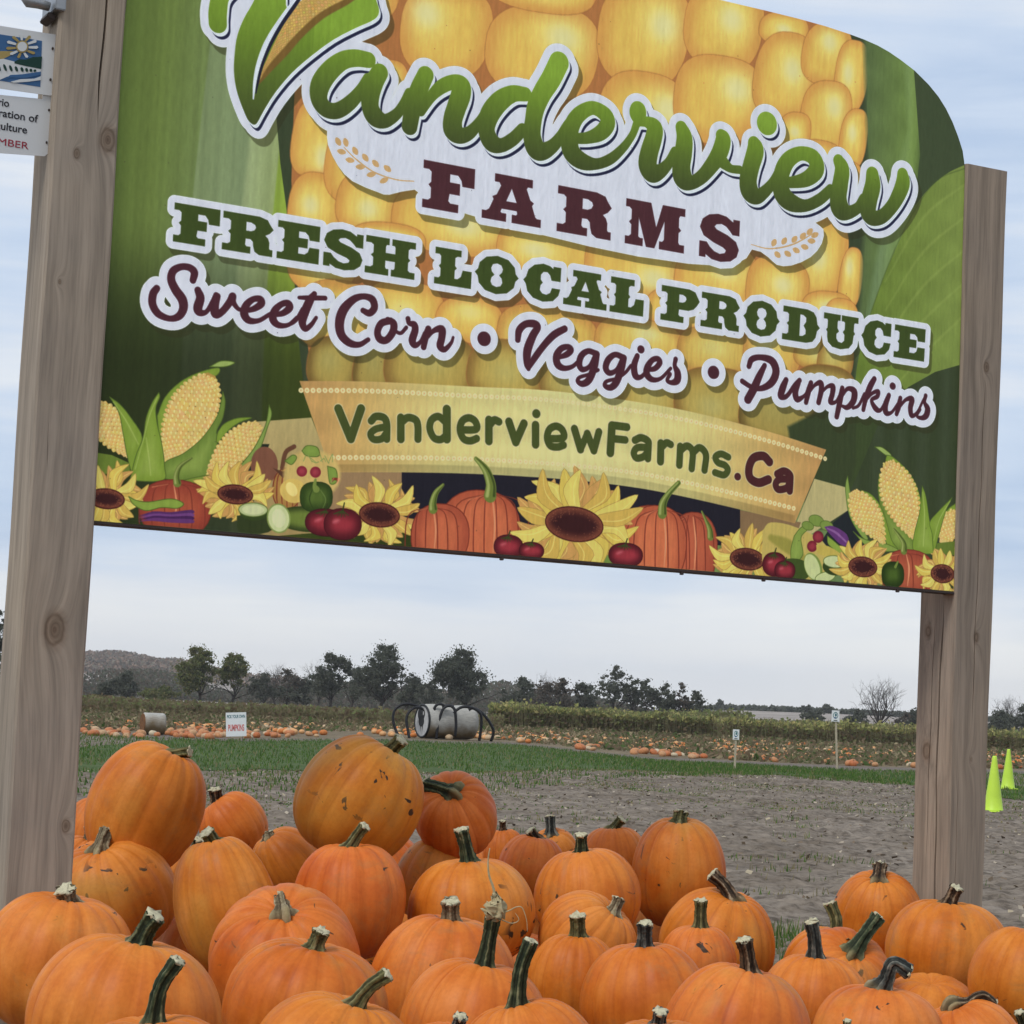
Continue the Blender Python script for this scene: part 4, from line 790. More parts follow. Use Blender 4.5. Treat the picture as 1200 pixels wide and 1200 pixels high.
def text_mesh(name,s,size,m,parent,bold=0.,ext=.0004):
    c=bpy.data.curves.new(name,'FONT'); c.body=s; c.size=size; c.extrude=ext; c.offset=bold; t=bpy.data.objects.new(name,c); sc.collection.objects.link(t)
    bpy.context.view_layer.update(); me=bpy.data.meshes.new_from_object(t.evaluated_get(bpy.context.evaluated_depsgraph_get())); bpy.data.objects.remove(t); me.materials.clear(); me.materials.append(m)
    o=bpy.data.objects.new(name,me); sc.collection.objects.link(o); o.parent=parent; return o
def place_text(o,pa,pb,base_dir,up,h):
    me=o.data; xs=[v.co.x for v in me.vertices]; ys=[v.co.y for v in me.vertices]; x0,x1=min(xs),max(xs); y1=max(v.co.y for v in me.vertices)
    L=(pb-pa).length; sx=L/(x1-x0); sy=h; nrm=base_dir.cross(up)
    for v in me.vertices: v.co=pa+base_dir*((v.co.x-x0)*sx)+up*(v.co.y*sy)+nrm*v.co.z
NPL=-.03
def plate(px_pts,label):
    pts=[on_board(a,b,NPL) for a,b in px_pts]; c=pts[2]
    base=Vector((O.x,O.y,0))+eu*min(p[0] for p in pts)+ez*min(p[1] for p in pts)+en*NPL
    t=thing('membership_plate',base,label,'plate',None,0); return t,Matrix.Translation(-base)
q5=lambda L:[(x/5,y/5) for x,y in L]
t1,inv=plate(q5([(-330,105),(330,205),(300,565),(-345,470)]),'upper metal plate with sun and field emblem on the left post')
def fl(name,L,m,k,par=t1,inv=None): return flat(name,[on_board(a,b,NPL) for a,b in q5(L)],m,par,NPL+.0006*(k-1)-.0002,NPL+.0006*k,inv)
flat('plate_panel',[on_board(a,b,NPL) for a,b in q5([(-330,110),(-320,100),(328,203),(322,530),(300,560),(282,558),(-340,470)][::-1])],M_alu,t1,NPL-.002,NPL,inv)
u_,z_=on_board(62,60,NPL)
sun=ell(128,275,28,28,0,20)
art=[('emblem_sky',[(-260,160),(246,240),(236,510),(-270,430)],M_blue,1),
('emblem_hill',[(-260,290),(0,300),(75,300),(60,325),(20,345),(-260,380)],M_gold,2),
('emblem_field',[(-262,385),(20,345),(85,362),(88,372),(240,405),(238,420),(140,436),(40,450),(-10,472),(-268,440)],M_whi,2),
('emblem_trees',[(84,362),(110,348),(150,350),(190,336),(246,332),(241,405),(150,388),(84,372)],M_dgr,3),
('emblem_river',[(20,470),(60,440),(130,436),(238,420),(238,440),(150,458),(60,455),(15,472)],M_blue,3),
('emblem_river',[(60,480),(120,465),(200,462),(238,448),(237,470),(160,480),(80,486)],M_whi,3)]
for nme,L,m,k in art: fl(nme,L[::-1],m,k,t1,inv)
for k,(x,y) in enumerate([(-8,395),(28,397),(62,401),(95,405),(128,408),(155,411),(180,413),(203,415)]): fl('emblem_row',[tuple(p) for p in ell(x,y,7+.2*k,24-2.4*k,-22)][::-1],M_dgr,4,t1,inv)
for k in range(11):
    a=2*math.pi*k/11+.1; c,s=math.cos(a),math.sin(a); fl('emblem_ray',[(128+38*c-6*s,275+38*s+6*c),(128+88*c-9*s,272+66*s+9*c),(128+96*c,272+72*s),(128+88*c+9*s,272+66*s-9*c),(128+38*c+6*s,275+38*s-6*c)][::-1],M_gold if k%2 else M_whi,4,t1,inv)
fl('emblem_sun',[tuple(p) for p in ell(128,275,36,36,0,20)][::-1],M_gold,5,t1,inv); fl('emblem_sun',[tuple(p) for p in sun][::-1],M_whi,6,t1,inv)
for x,y in ((308,285),(295,468)): fl('rivet',[tuple(p) for p in ell(x,y,7,9,0,10)][::-1],M_rail,3,t1,inv)
t2,inv2=plate(q5([(-350,520),(305,560),(280,915),(-360,880)]),'lower white metal member plate with black and red lettering on the left post')
flat('plate_panel',[on_board(a,b,NPL-.004) for a,b in q5([(-350,520),(250,580),(252,555),(306,562),(285,895),(262,915),(245,914),(-360,870)][::-1])],M_alu,t2,NPL-.0065,NPL-.0045,inv2)
for x,y in ((287,645),(273,835)): flat('rivet',[on_board(a,b,NPL-.004) for a,b in q5([tuple(p) for p in ell(x,y,6,8,0,10)][::-1])],M_rail,t2,NPL-.0046,NPL-.003,inv2)
def P3(a,b,n): u,z=on_board(a,b,n); return Vector((O.x,O.y,0))+eu*u+ez*z+en*n
for s,xa,xb,y0,yb,h,m,bo in (('Ontario',-135,52,598,627,.0245,M_ink,.010),('Federation of',-137,222,665,718,.0245,M_ink,.010),('Agriculture',-140,157,745,783,.0245,M_ink,.010),('MEMBER',-110,166,842,875,.0225,M_red,.0)):
    o=text_mesh('lettering',s,1.,m,t2,bo,.0004); nn=NPL-.004; pb=P3(xb/5,yb/5,nn); L=(P3(xa/5,(yb-(xb-xa)*.15)/5,nn)-pb).length; pa=pb-eu*L
    place_text(o,inv2@pa,inv2@pb,eu,ez,h)
# bracket near the top of the left post
bl=P3(60,2,-.05); br=thing('floodlight_bracket',bl,'grey metal lamp bracket clamped at the top of the left post','bracket')
invb=Matrix.Translation(-bl); M_gm=col('galvanised',(.32,.33,.34),.4,.5,.15,20.,metal=.6)
def lp(v): return [invb@Vector(x) for x in v]
V,F_=tube([P3(28,-6,-.02),P3(34,2,-.02),P3(45,4,-.02),P3(58,8,-.02)],[.012,.014,.012,.010],10); mesh_obj('arm',lp(V),F_,M_gm,br)
V,F_=boxm((-.012,-.06,-.026),(.012,.05,.03),Matrix.Translation(P3(63,6,-.05))@Matrix.Rotation(YAW,4,'Z'),.002); mesh_obj('clamp',lp(V),F_,M_gm,br,smooth=False)
V,F_=boxm((-.014,-.03,-.016),(.006,.03,-.002),Matrix.Translation(P3(60,20,-.05))@Matrix.Rotation(YAW,4,'Z')@Matrix.Rotation(.4,4,'Y'),.002); mesh_obj('catch',lp(V),F_,M_rail,br,smooth=False)
# ---------------- pumpkins ----------------
def pumpkin_mat(name,scar=0.,yellow=0.,tone=(1,1,1)):
    def f(nt,b):
        t=N(nt,'ShaderNodeTexCoord'); oi=N(nt,'ShaderNodeObjectInfo')
        off=N(nt,'ShaderNodeVectorMath',operation='SCALE'); nt.links.new(oi.outputs['Random'],off.inputs['Scale']); off.inputs[0].default_value=(31,17,23)
        ps=N(nt,'ShaderNodeVectorMath',operation='ADD'); nt.links.new(t.outputs['Object'],ps.inputs[0]); nt.links.new(off.outputs[0],ps.inputs[1])
        n1=N(nt,'ShaderNodeTexNoise',i_Scale=7.,i_Detail=5.,i_Roughness=.6); Lk(nt,ps,n1)
        at_=N(nt,'ShaderNodeAttribute',attribute_name='streak'); n2=N(nt,'ShaderNodeTexNoise',i_Scale=1.,i_Detail=3.); 
        sc2=N(nt,'ShaderNodeVectorMath',operation='ADD'); nt.links.new(at_.outputs['Vector'],sc2.inputs[0]); nt.links.new(off.outputs[0],sc2.inputs[1]); Lk(nt,sc2,n2)
        T=lambda c:tuple(x*y for x,y in zip(c,tone))
        r1=ramp_node(nt,[(.28,T((.47,.100,.009))),(.45,T((.585,.150,.016))),(.58,T((.65,.193,.027))),(.75,T((.70,.24,.055)))]); Lk(nt,n1,r1)
        r2=ramp_node(nt,[(.3,(.84,.78,.7)),(.5,(1,1,1)),(.7,(1.03,1.08,1.12))]); Lk(nt,n2,r2)
        def mul(a,b_,fc,bt='MULTIPLY'):
            x=N(nt,'ShaderNodeMix',data_type='RGBA',blend_type=bt); 
            if isinstance(fc,float): x.inputs[0].default_value=fc
            else: nt.links.new(fc,x.inputs[0])
            nt.links.new(a,x.inputs[6]); 
            if isinstance(b_,tuple): x.inputs[7].default_value=(*b_,1)
            else: nt.links.new(b_,x.inputs[7])
            return x.outputs[2]
        o=mul(r1.outputs[0],r2.outputs[0],.85)
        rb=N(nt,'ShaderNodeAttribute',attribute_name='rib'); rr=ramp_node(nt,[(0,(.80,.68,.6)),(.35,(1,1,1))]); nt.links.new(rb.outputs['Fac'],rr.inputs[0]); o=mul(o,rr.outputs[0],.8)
        hv=N(nt,'ShaderNodeMapRange'); nt.links.new(oi.outputs['Random'],hv.inputs[0]); hv.inputs[3].default_value=.494; hv.inputs[4].default_value=.507
        hs=N(nt,'ShaderNodeHueSaturation'); nt.links.new(hv.outputs[0],hs.inputs['Hue']); nt.links.new(o,hs.inputs[4]); o=hs.outputs[0]
        # small specks and dry scars
        n3=N(nt,'ShaderNodeTexNoise',i_Scale=22.,i_Detail=3.,i_Roughness=.5,i_Distortion=1.2); Lk(nt,ps,n3)
        r3=ramp_node(nt,[(.685-.075*scar,(0,0,0)),(.715-.075*scar,(1,1,1))]); Lk(nt,n3,r3)
        n4=N(nt,'ShaderNodeTexNoise',i_Scale=5.,i_Detail=2.); Lk(nt,ps,n4); r4=ramp_node(nt,[(.5,(0,0,0)),(.58,(1,1,1))]); Lk(nt,n4,r4)
        mm=N(nt,'ShaderNodeMath',operation='MULTIPLY'); Lk(nt,r3,mm); Lk(nt,r4,mm,1)
        o=mul(o,(.05,.028,.015),mm.outputs[0],'MIX')
        n5=N(nt,'ShaderNodeTexNoise',i_Scale=4.,i_Detail=4.,i_Distortion=.8); Lk(nt,ps,n5); r5=ramp_node(nt,[(.6-.12*yellow,(0,0,0)),(.78-.12*yellow,(.55,.55,.55))]); Lk(nt,n5,r5)
        o=mul(o,(.50,.26,.05),r5.outputs[0],'MIX')
        n6=N(nt,'ShaderNodeTexNoise',i_Scale=130.,i_Detail=2.); Lk(nt,ps,n6); r6=ramp_node(nt,[(.3,(.93,.9,.88)),(.6,(1,1,1))]); Lk(nt,n6,r6); o=mul(o,r6.outputs[0],1.)
        n7=N(nt,'ShaderNodeTexNoise',i_Scale=9.,i_Detail=8.,i_Roughness=.75,i_Distortion=.6); Lk(nt,ps,n7); r7=ramp_node(nt,[(.54,(0,0,0)),(.72,(.5,.5,.5))]); Lk(nt,n7,r7); o=mul(o,(.30,.15,.06),r7.outputs[0],'MIX')
        nt.links.new(o,b.inputs[0])
        b.inputs['Coat Weight'].default_value=.03; b.inputs['Coat Roughness'].default_value=.35
        rg=N(nt,'ShaderNodeMapRange'); Lk(nt,n1,rg); rg.inputs[3].default_value=.42; rg.inputs[4].default_value=.62; nt.links.new(rg.outputs[0],b.inputs['Roughness'])
        bp=N(nt,'ShaderNodeBump',i_Strength=.12,i_Distance=.006); Lk(nt,n2,bp,2); bp2=N(nt,'ShaderNodeBump',i_Strength=.08,i_Distance=.003); Lk(nt,n6,bp2,2); nt.links.new(bp.outputs[0],bp2.inputs['Normal']); nt.links.new(bp2.outputs[0],b.inputs['Normal'])
    return mat(name,f,.5,.2)
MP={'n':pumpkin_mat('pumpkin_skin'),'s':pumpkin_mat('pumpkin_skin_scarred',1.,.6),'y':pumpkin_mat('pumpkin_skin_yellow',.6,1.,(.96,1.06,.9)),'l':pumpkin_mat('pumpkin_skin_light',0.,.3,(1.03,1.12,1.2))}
def stem_mat(name,c0,c1,c2):
    def f(nt,b):
        a=N(nt,'ShaderNodeAttribute',attribute_name='lobe'); t=N(nt,'ShaderNodeTexCoord')
        n=N(nt,'ShaderNodeTexNoise',i_Scale=45.,i_Detail=5.,i_Roughness=.65); nt.links.new(t.outputs['Object'],n.inputs[0])
        ad=N(nt,'ShaderNodeMath',operation='MULTIPLY_ADD'); Lk(nt,n,ad); ad.inputs[1].default_value=1.1; mu=N(nt,'ShaderNodeMath',operation='MULTIPLY_ADD'); nt.links.new(a.outputs['Fac'],mu.inputs[0]); mu.inputs[1].default_value=.36; mu.inputs[2].default_value=-.20; Lk(nt,mu,ad,2)
        r=ramp_node(nt,[(.2,c0),(.5,c1),(.78,c2)]); Lk(nt,ad,r)
        fl=N(nt,'ShaderNodeAttribute',attribute_name='foot'); x=N(nt,'ShaderNodeMix',data_type='RGBA'); nt.links.new(fl.outputs['Fac'],x.inputs[0]); nt.links.new(r.outputs[0],x.inputs[6]); x.inputs[7].default_value=(.34,.27,.13,1); nt.links.new(x.outputs[2],b.inputs[0])
        bp=N(nt,'ShaderNodeBump',i_Strength=.8,i_Distance=.005); Lk(nt,n,bp,2); nt.links.new(bp.outputs[0],b.inputs['Normal'])
    return mat(name,f,.75,.2)
MS={'g':stem_mat('stem_dark_green',(.012,.018,.009),(.05,.066,.030),(.24,.235,.125)),'t':stem_mat('stem_tan',(.08,.055,.03),(.22,.175,.10),(.46,.40,.27)),'o':stem_mat('stem_olive',(.04,.04,.015),(.13,.12,.045),(.26,.23,.11)),'k':stem_mat('stem_grey_black',(.016,.018,.016),(.075,.08,.068),(.28,.26,.21)),'b':stem_mat('stem_brown',(.02,.013,.008),(.10,.062,.034),(.36,.28,.18))}
M_cut=col('cut_end',(.50,.46,.31),.8,.2,.3,160.,bump=.5)
def body_mesh(W,H,seed,ribs=None,nt_=88,nf=34,sq=.0):
    r=np.random.RandomState(seed); k=ribs or r.randint(11,16); ph=np.sort(np.linspace(0,2*np.pi,k,endpoint=False)+r.uniform(-.09,.09,k)); off=r.uniform(0,6.28)
    th=np.linspace(0,2*np.pi,nt_,endpoint=False); d=np.min(np.abs((th[:,None]-ph[None]+np.pi)%(2*np.pi)-np.pi),1); gap=2*np.pi/k
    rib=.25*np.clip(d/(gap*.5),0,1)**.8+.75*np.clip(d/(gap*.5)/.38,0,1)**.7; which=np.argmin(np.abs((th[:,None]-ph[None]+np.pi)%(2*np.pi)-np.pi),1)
    amp=.038+.024*r.rand(k)[which]; f=np.linspace(-np.pi/2,np.pi/2,nf); p=1-.1*r.rand()+sq
    X=np.cos(f)**.76; Zs=np.sin(f); Zs=np.sign(Zs)*np.abs(Zs)**1.02
    top=np.clip(Zs,0,1)
    rr=X[:,None]*(1-amp[None]*(1-rib[None])*(1+.9*top[:,None]**3)*(1.)); 
    z=Zs[:,None]*np.ones_like(th)[None]
    rho=X[:,None]
    z=z-np.where(z>0,.13,.10)*np.sign(z)*np.exp(-(rho/.26)**2)-.035*(1-rib[None])*np.where(z>0,1,0)*np.exp(-((rho-.3)/.35)**2)
    lop=1+.05*np.cos(th-off)[None]+.025*np.cos(2*th+off*2)[None]+.012*np.cos(3*th+off*3)[None]
    taper=1-.05*(Zs[:,None])*r.uniform(-.6,1.4)
    x=rr*lop*taper*np.cos(th)[None]*W/2; y=rr*lop*taper*np.sin(th)[None]*W/2; z=(z+.03*np.cos(th-off)[None]*rho)*H/2
    V=np.stack([x,y,z],-1).reshape(-1,3)
    F_=[]; i=np.arange(nf-1)[:,None]*nt_; j=np.arange(nt_)[None]; F_=np.stack([i+j,i+(j+1)%nt_,i+nt_+(j+1)%nt_,i+nt_+j],-1).reshape(-1,4)
    ribA=np.repeat(rib[None],nf,0).ravel(); st=np.stack([np.cos(th)[None]*9+0*f[:,None],np.sin(th)[None]*9+0*f[:,None],f[:,None]*.7+0*th[None]],-1).reshape(-1,3)
    return V,F_,ribA,st
PUMP=[]
def pumpkin(cx,cy,w,h,d,base,tip,sr,sm,label,pm='n',bend=0.,lean=None,seed=None,curl=0.,cut=True,group='pumpkins heaped for sale under the sign',name='pumpkin'):
    seed=seed or len(PUMP)*7+5; C=at(cx,cy,d); W=w*d/FPX; H=h*d/FPX; cc=.40*H
    up=cU; B=at(base[0],base[1],d)-C; ax=B.dot(cR0)/cc; az=B.z/cc
    # view from slightly above raises the visible stem foot; lean the axis so that it lands on its photo place
    ax=max(-.9,min(.9,ax)); az=max(.35,min(1,az)); q=ax*ax+az*az
    if q>=1: k=1/math.sqrt(q); ax*=k; az*=k; ay=0
    else: ay=-math.sqrt(1-q)
    if lean is not None: ay=lean*abs(ay) if lean else 0
    A=Vector((ax,ay,az)).normalized()
    Rm=Vector((0,0,1)).rotation_difference(A).to_matrix().to_4x4(); root=C-Vector((0,0,H*.48))
    t=thing(name,root,label,'pumpkin',group); 
    V,F_,ra,st=body_mesh(W,H,seed); L=Matrix.Translation(C-root)@Rm@Matrix.Rotation(seed*1.7,4,'Z')
    R3=np.array(L.to_3x3()); V=V@R3.T+np.array(L.translation)
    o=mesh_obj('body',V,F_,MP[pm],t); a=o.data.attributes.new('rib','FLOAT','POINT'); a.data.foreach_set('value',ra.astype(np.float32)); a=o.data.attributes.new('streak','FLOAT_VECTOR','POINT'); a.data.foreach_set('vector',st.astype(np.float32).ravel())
    PUMP.append((C,W,H))
    if tip is None: return t
    s0=C-root+A*(H*.5*.78); B2=s0+A*(H*.5*.09)
    T=at(tip[0],tip[1],d)-root; off=T-B2; 
    # move the tip along the line of sight so the stem keeps some of the body's lean
    T=T+Vector((0,1,0))*(A.y*.5*off.length)
    r=sr*d/FPX; L_=(T-B2).length
    mid=B2.lerp(T,.5)+A*(L_*.07)+Vector((bend*.6*L_,0,0))
    ctrl=[s0,B2,mid,T]; 
    if curl: ctrl=[s0,B2,mid,T+Vector((0,0,L_*.25)),T+Vector((curl*L_*.5,0,-L_*.05))]
    path=bez(ctrl,9); n=len(path); rad=[];am=[]
    rs=np.random.RandomState(seed+1)
    for i in range(n):
        s=i/(n-1); fl=math.exp(-(max(0,s-.27)/.15)**2); rad.append(r*1.08*(.80+.30*(1-s)+.62*fl+.10*math.exp(-((1-s)/.12)**2)-.12*math.sin(math.pi*s))); am.append(.17+.16*fl)
    lob=5; V,F_=tube(path,rad,40,lob,am,True,seed); 
    V=[v+Vector(rs.normal(0,r*.045,3)) for v in V]
    so_=mesh_obj('stem',V,F_,MS[sm],t)
    la=[];fo=[]
    for i in range(n):
        for k in range(40): la.append(math.cos(lob*2*math.pi*k/40+seed)*.5+.5*math.cos(13*2*math.pi*k/40+seed)); fo.append((.25+.4*max(0,math.cos(lob*2*math.pi*k/40+seed)))*math.exp(-(max(0,i/(n-1)-.30)/.07)**2))
    a=so_.data.attributes.new('lobe','FLOAT','POINT'); a.data.foreach_set('value',la); a=so_.data.attributes.new('foot','FLOAT','POINT'); a.data.foreach_set('value',fo)
    if cut:
        dr=(path[-1]-path[-2]).normalized(); V,F_=tube([path[-1]-dr*.002,path[-1]+dr*r*.10,path[-1]+dr*r*.16],[rad[-1]*1.0,rad[-1]*.93,rad[-1]*.55],20,lob,am[-1],True,seed)
        V=[v+Vector(rs.normal(0,r*.11,3)) for v in V]; ce=mesh_obj('cut_end',V,F_,M_cut,so_)
    return t
PL=[
(185,1290,232,200,3.6,(180,1198),(209,1125),9.5,'g','pumpkin at the bottom left edge, only its long green stem in view','n',-.12),
(395,1256,200,175,3.75,(414,1186),(455,1142),9,'o','low pumpkin at the bottom edge with olive stem slanting right to a pale cut end','n',-.1),
(530,1292,150,190,3.6,(536,1205),(540,1191),8,'k','pumpkin just below the picture edge showing only a black stem stub with white top','n',0),
(770,1288,170,190,3.7,(772,1202),(774,1185),8.5,'k','pumpkin just below the picture edge whose short ridged grey stem shows at the bottom','n',0),
(142,1190,225,188,4.0,(160,1106),(182,1073),12,'g','large front pumpkin near the left post, stout green stem, white cut','l',-.05),
(622,1257,172,172,3.85,(607,1172),(622,1102),9,'g','front pumpkin with tall slim dark green stem, right of the withered vine','n',-.05),
(552,1202,174,156,4.1,(566,1136),(578,1074),9,'g','pumpkin at bottom centre whose dark stem carries a dried withered vine tip','n',0),
(858,1214,182,170,4.2,(877,1148),(872,1101),9.5,'b','wide front pumpkin with thick fluted brown and grey stem, right of centre','l',0),
(352,1184,192,164,4.3,(367,1120),(377,1091),10.5,'o','front pumpkin left of centre with short olive stem leaning right','n',0),
(1025,1219,155,130,4.5,(1032,1162),(1047,1137),9,'k','front pumpkin at lower right with hooked grey stem bending right','l',0),
(995,1282,120,150,4.1,(994,1205),(993,1196),5,'o','pumpkin below the picture edge with only the tip of its thin stem showing','n',0),
(1140,1228,126,114,4.6,(1122,1186),(1150,1176),7.5,'b','low pumpkin at lower right with curled brown stem','n',0),
(1236,1262,110,150,4.3,(1200,1200),(1194,1186),6,'g','pumpkin cut off by the lower right corner of the picture, green stem tip','n',0),
(65,1128,185,162,4.6,(77,1060),(76,1042),12,'t','broad pumpkin in front of the left post with short thick tan stem','l',0),
(338,1128,184,166,4.7,(336,1073),(330,1053),9.5,'t','ribbed pumpkin left of centre with short tan flared stem','n',0),
(516,1152,172,162,4.7,(527,1084),(528,1056),10.5,'t','orange pumpkin in the centre with stout crumbly tan stem','l',0),
(760,1174,155,140,4.75,(757,1103),(756,1082),9,'k','pumpkin right of centre with stubby dark blue grey stem','n',0),
(675,1152,108,116,4.95,(678,1101),(677,1073),9.5,'o','smallish pumpkin with clean olive green upright stem at centre','n',0),
(950,1177,130,118,5.05,(956,1124),(951,1080),8.5,'k','pumpkin with upright grey black stem and flat white cut, right of centre','n',.04),
(1200,1148,132,122,5.3,(1212,1095),(1216,1080),7,'t','pumpkin cut by the right edge of the picture beside the right post','n',0),
(985,1150,130,118,5.35,(994,1116),(1026,1073),8.5,'g','pumpkin whose dark green stem leans strongly right, before the gap at right','n',0),
(962,1140,90,104,5.6,(975,1104),(971,1058),7.5,'o','half hidden pumpkin with bent olive stem left of the stem that leans right','n',.12),
(1106,1114,142,120,5.7,(1112,1064),(1121,1040),8,'b','pumpkin standing in front of the right post with blackish brown stem','n',0),
(820,1128,90,88,5.25,(821,1082),(821,1055),7.5,'o','small pumpkin with upright olive stem in front of a bigger one','n',0),
(845,1106,138,126,5.6,(856,1058),(834,1024),8,'b','pumpkin right of centre with brown ridged stem leaning left','n',.06),
(690,1104,118,104,5.3,(715,1072),(725,1053),7.5,'t','pale orange pumpkin right of centre with tan stem tipped to the right','l',0),
(552,1068,148,126,5.3,(551,1004),(541,972),8.5,'g','smooth pumpkin in the middle with tall dark grey green stem','s',0),
(408,1056,136,138,5.2,(410,989),(428,968),7,'o','tall pumpkin under the biggest one with olive stem leaning right','n',0),
(268,1060,124,164,5.15,(251,996),(242,975),9,'o','tall pumpkin with olive stub stem and dark vertical scratches, second from left post','n',0),
(686,1050,124,112,5.6,(682,1003),(681,978),7,'g','round pumpkin right of centre with short pointed dark green stem','s',0),
(1026,1074,106,108,6.0,(1027,1034),(1031,1014),8,'b','pumpkin at the back right, partly before the right post, with black stem and white cut','n',0),
(135,1048,148,132,5.5,(122,1000),(127,973),9,'t','pumpkin with sooty black blemishes and tan stem right of the left post','s',0),
(505,1032,86,96,5.75,(517,986),(518,968),6,'o','small pumpkin behind the centre one with thin olive stem','y',0),
(794,1022,110,132,5.9,(795,970),(798,952),8.5,'o','tall pumpkin at the back with olive stem and a yellow green patch','y',0),
(622,1018,82,80,6.05,(628,985),(621,973),6,'b','small back row pumpkin with thin curved brown stem','n',0),
(722,1008,82,80,6.1,(720,973),(729,960),6,'o','small back row pumpkin left of the tall yellow patched one','n',0),
(337,1014,86,88,5.8,(318,985),(315,978),7,'t','pumpkin with flat tan stem scar tilted to the left, beside the tall one','n',0),
(420,938,146,150,5.5,(457,876),(470,867),8.5,'o','biggest pumpkin on top of the heap, tilted right, with dark pock marks','y',0),
(535,957,100,98,5.75,(530,931),(499,920),8,'g','pumpkin lying against the biggest one with black stem pointing left','n',0),
(172,948,133,156,5.6,(200,888),(222,881),6.5,'o','tall pumpkin leaning right on top of the left heap, thin pale stem','n',0),
(222,1032,66,80,5.9,(228,996),(233,984),6.5,'g','pumpkin squeezed behind the tall one with a dark stem stub','n',0),
(275,967,78,76,6.2,(255,941),(252,925),7.5,'b','small pumpkin at the far back left with blackish stem and white cut','n',0),
(108,975,70,80,6.1,(116,938),(118,921),5.5,'b','pumpkin peeping out behind the tilted one next to the left post','n',0),
(92,1020,70,80,5.85,(104,985),(106,970),7,'t','pumpkin behind the left post with split tan stem','n',0),
(648,1004,62,66,6.4,(646,980),(645,957),6,'k','rearmost small pumpkin with stubby grey black stem','n',0),
(592,1002,52,62,6.4,(590,972),(589,962),4,'b','pumpkin almost hidden between the black stemmed one and the back row','n',0),
]
for p in PL:
    cx,cy,w_,h_,d,b_,tp,sr,sm,lab,pm,bd=p; cu=0.
    if 'hooked' in lab: cu=1.2
    if 'curled' in lab: cu=.9
    pumpkin(cx,cy,w_,h_,d,b_,tp,sr,sm,lab,pm,bd,curl=cu)
# pumpkins deep in the heap that carry the visible ones
FILL=[(180,1108,5.95),(238,1112,5.75),(600,1150,5.7),(655,1175,5.5),(300,1215,4.9),(450,1235,4.9),(590,1190,5.2),(200,1190,5.2),(90,1225,5.2),(700,1215,5.3),(830,1200,5.5),(380,1170,5.6),(240,1160,5.8),(120,1150,6.0),(520,1130,5.8),(640,1120,6.1),(740,1110,6.3),(460,1110,6.2),(330,1100,6.3),(800,1150,6.3),(1010,1180,5.9),(1090,1200,5.4),(560,1040,6.6),(440,1030,6.6)]
for k,(a,b_,d) in enumerate(FILL): pumpkin(a,b_,128,112,d,(a,b_-44),None,0,'g','pumpkin buried in the heap, seen only through the gaps between others','n')
# withered vine on the dark stem at bottom centre
vb=at(577,1076,4.08); vt=thing('withered_vine',vb,'dry shrivelled vine tip with thin tendrils on a dark pumpkin stem','vine'); M_dry=col('dry_vine',(.42,.35,.2),.85,.2,.3,60.,bump=.4)
def lv(L,off): return [at(a,b_,4.06)-off for a,b_ in L]
V,F_=tube(bez(lv([(577,1077),(580,1068),(583,1058),(580,1048)],vb),5),[.010,.013,.015,.016,.016,.015,.016,.017,.016,.014,.012,.010,.008,.007,.005,.003],18,5,.4); V=[v+Vector(RG.normal(0,.0022,3)) for v in V]; mesh_obj('husk',V,F_,M_dry,vt)
for L,r in (([(580,1052),(578,1040),(573,1025),(572,1008),(574,994)],.0032),([(588,1070),(597,1067),(605,1063),(612,1064),(617,1078),(618,1092)],.0016),([(588,1078),(600,1082),(608,1078),(604,1070)],.0014)):
    P=bez(lv(L,vb),6); V,F_=tube(P,[r*(1-.7*i/len(P)) for i in range(len(P))],6); mesh_obj('tendril',V,F_,M_dry,vt)
# timber display deck hidden under the heap
dk=thing('display_deck',(.35,4.9,0),'low plank deck under the pumpkin heap','deck'); M_pl=col('deck_timber',(.22,.17,.12),.85,.2,.25,6.,bump=.3,stretch=(1,8,8))
for k in range(22):
    x=-1.62+k*.16
    V,F_=boxm((x-.35+.0,-1.75,.36),(x-.35+.15,1.55,.395),bev=.004); mesh_obj('plank',V,F_,M_pl,dk,smooth=False)
for x in (-1.5,.1,1.4):
    for y in (-1.6,1.4): V,F_=boxm((x-.45,y-.05,-.01),(x-.35,y+.05,.355),bev=.004); mesh_obj('leg',V,F_,M_pl,dk,smooth=False)
# ---------------- field objects ----------------
def gp(px,py): return ground_at(px,py)
def cone(px,pyb,pyt,lab,tilt=0.):
    p=gp(px,pyb); d=(p-CAM).dot(cF); H=(pyb-pyt)*d/FPX; t=thing('traffic_cone',p,lab,'traffic cone','lime traffic cones beside the right post')
    M_c=bpy.data.materials.get('lime_plastic') or col('lime_plastic',(.52,.74,.06),.45,.4,.06,5.)
    s=H*.235; V,F_=boxm((-s,-s,0),(s,s,.03),bev=.012); mesh_obj('base',V,F_,M_c,t)
    hs=[.03,.05,.3,.6,.9,.97,1.0]; rs=[.185,.17,.135,.093,.05,.042,.03]; V,F_=tube([(tilt*h*H*.0,0,h*H) for h in hs],[r*H for r in rs],28); mesh_obj('body',V,F_,M_c,t)
    V,F_=tube([(0,0,H*.995),(0,0,H*1.004)],[.024*H,.02*H],16); mesh_obj('tip_hole_shade',V,F_,M_rail,t)  # solid dark disc: the shade inside an open tip is put into its colour
cone(1164,952,886,'nearer lime yellow traffic cone on the mud just right of the right post')
cone(1181,925,878,'farther lime yellow traffic cone on the grass right of the right post')
M_stake=col('stake_wood',(.42,.36,.26),.85,.2,.2,20.); M_swhite=col('sign_white',(.72,.74,.74),.5,.3,.04)
def local(n0,pts): return pts
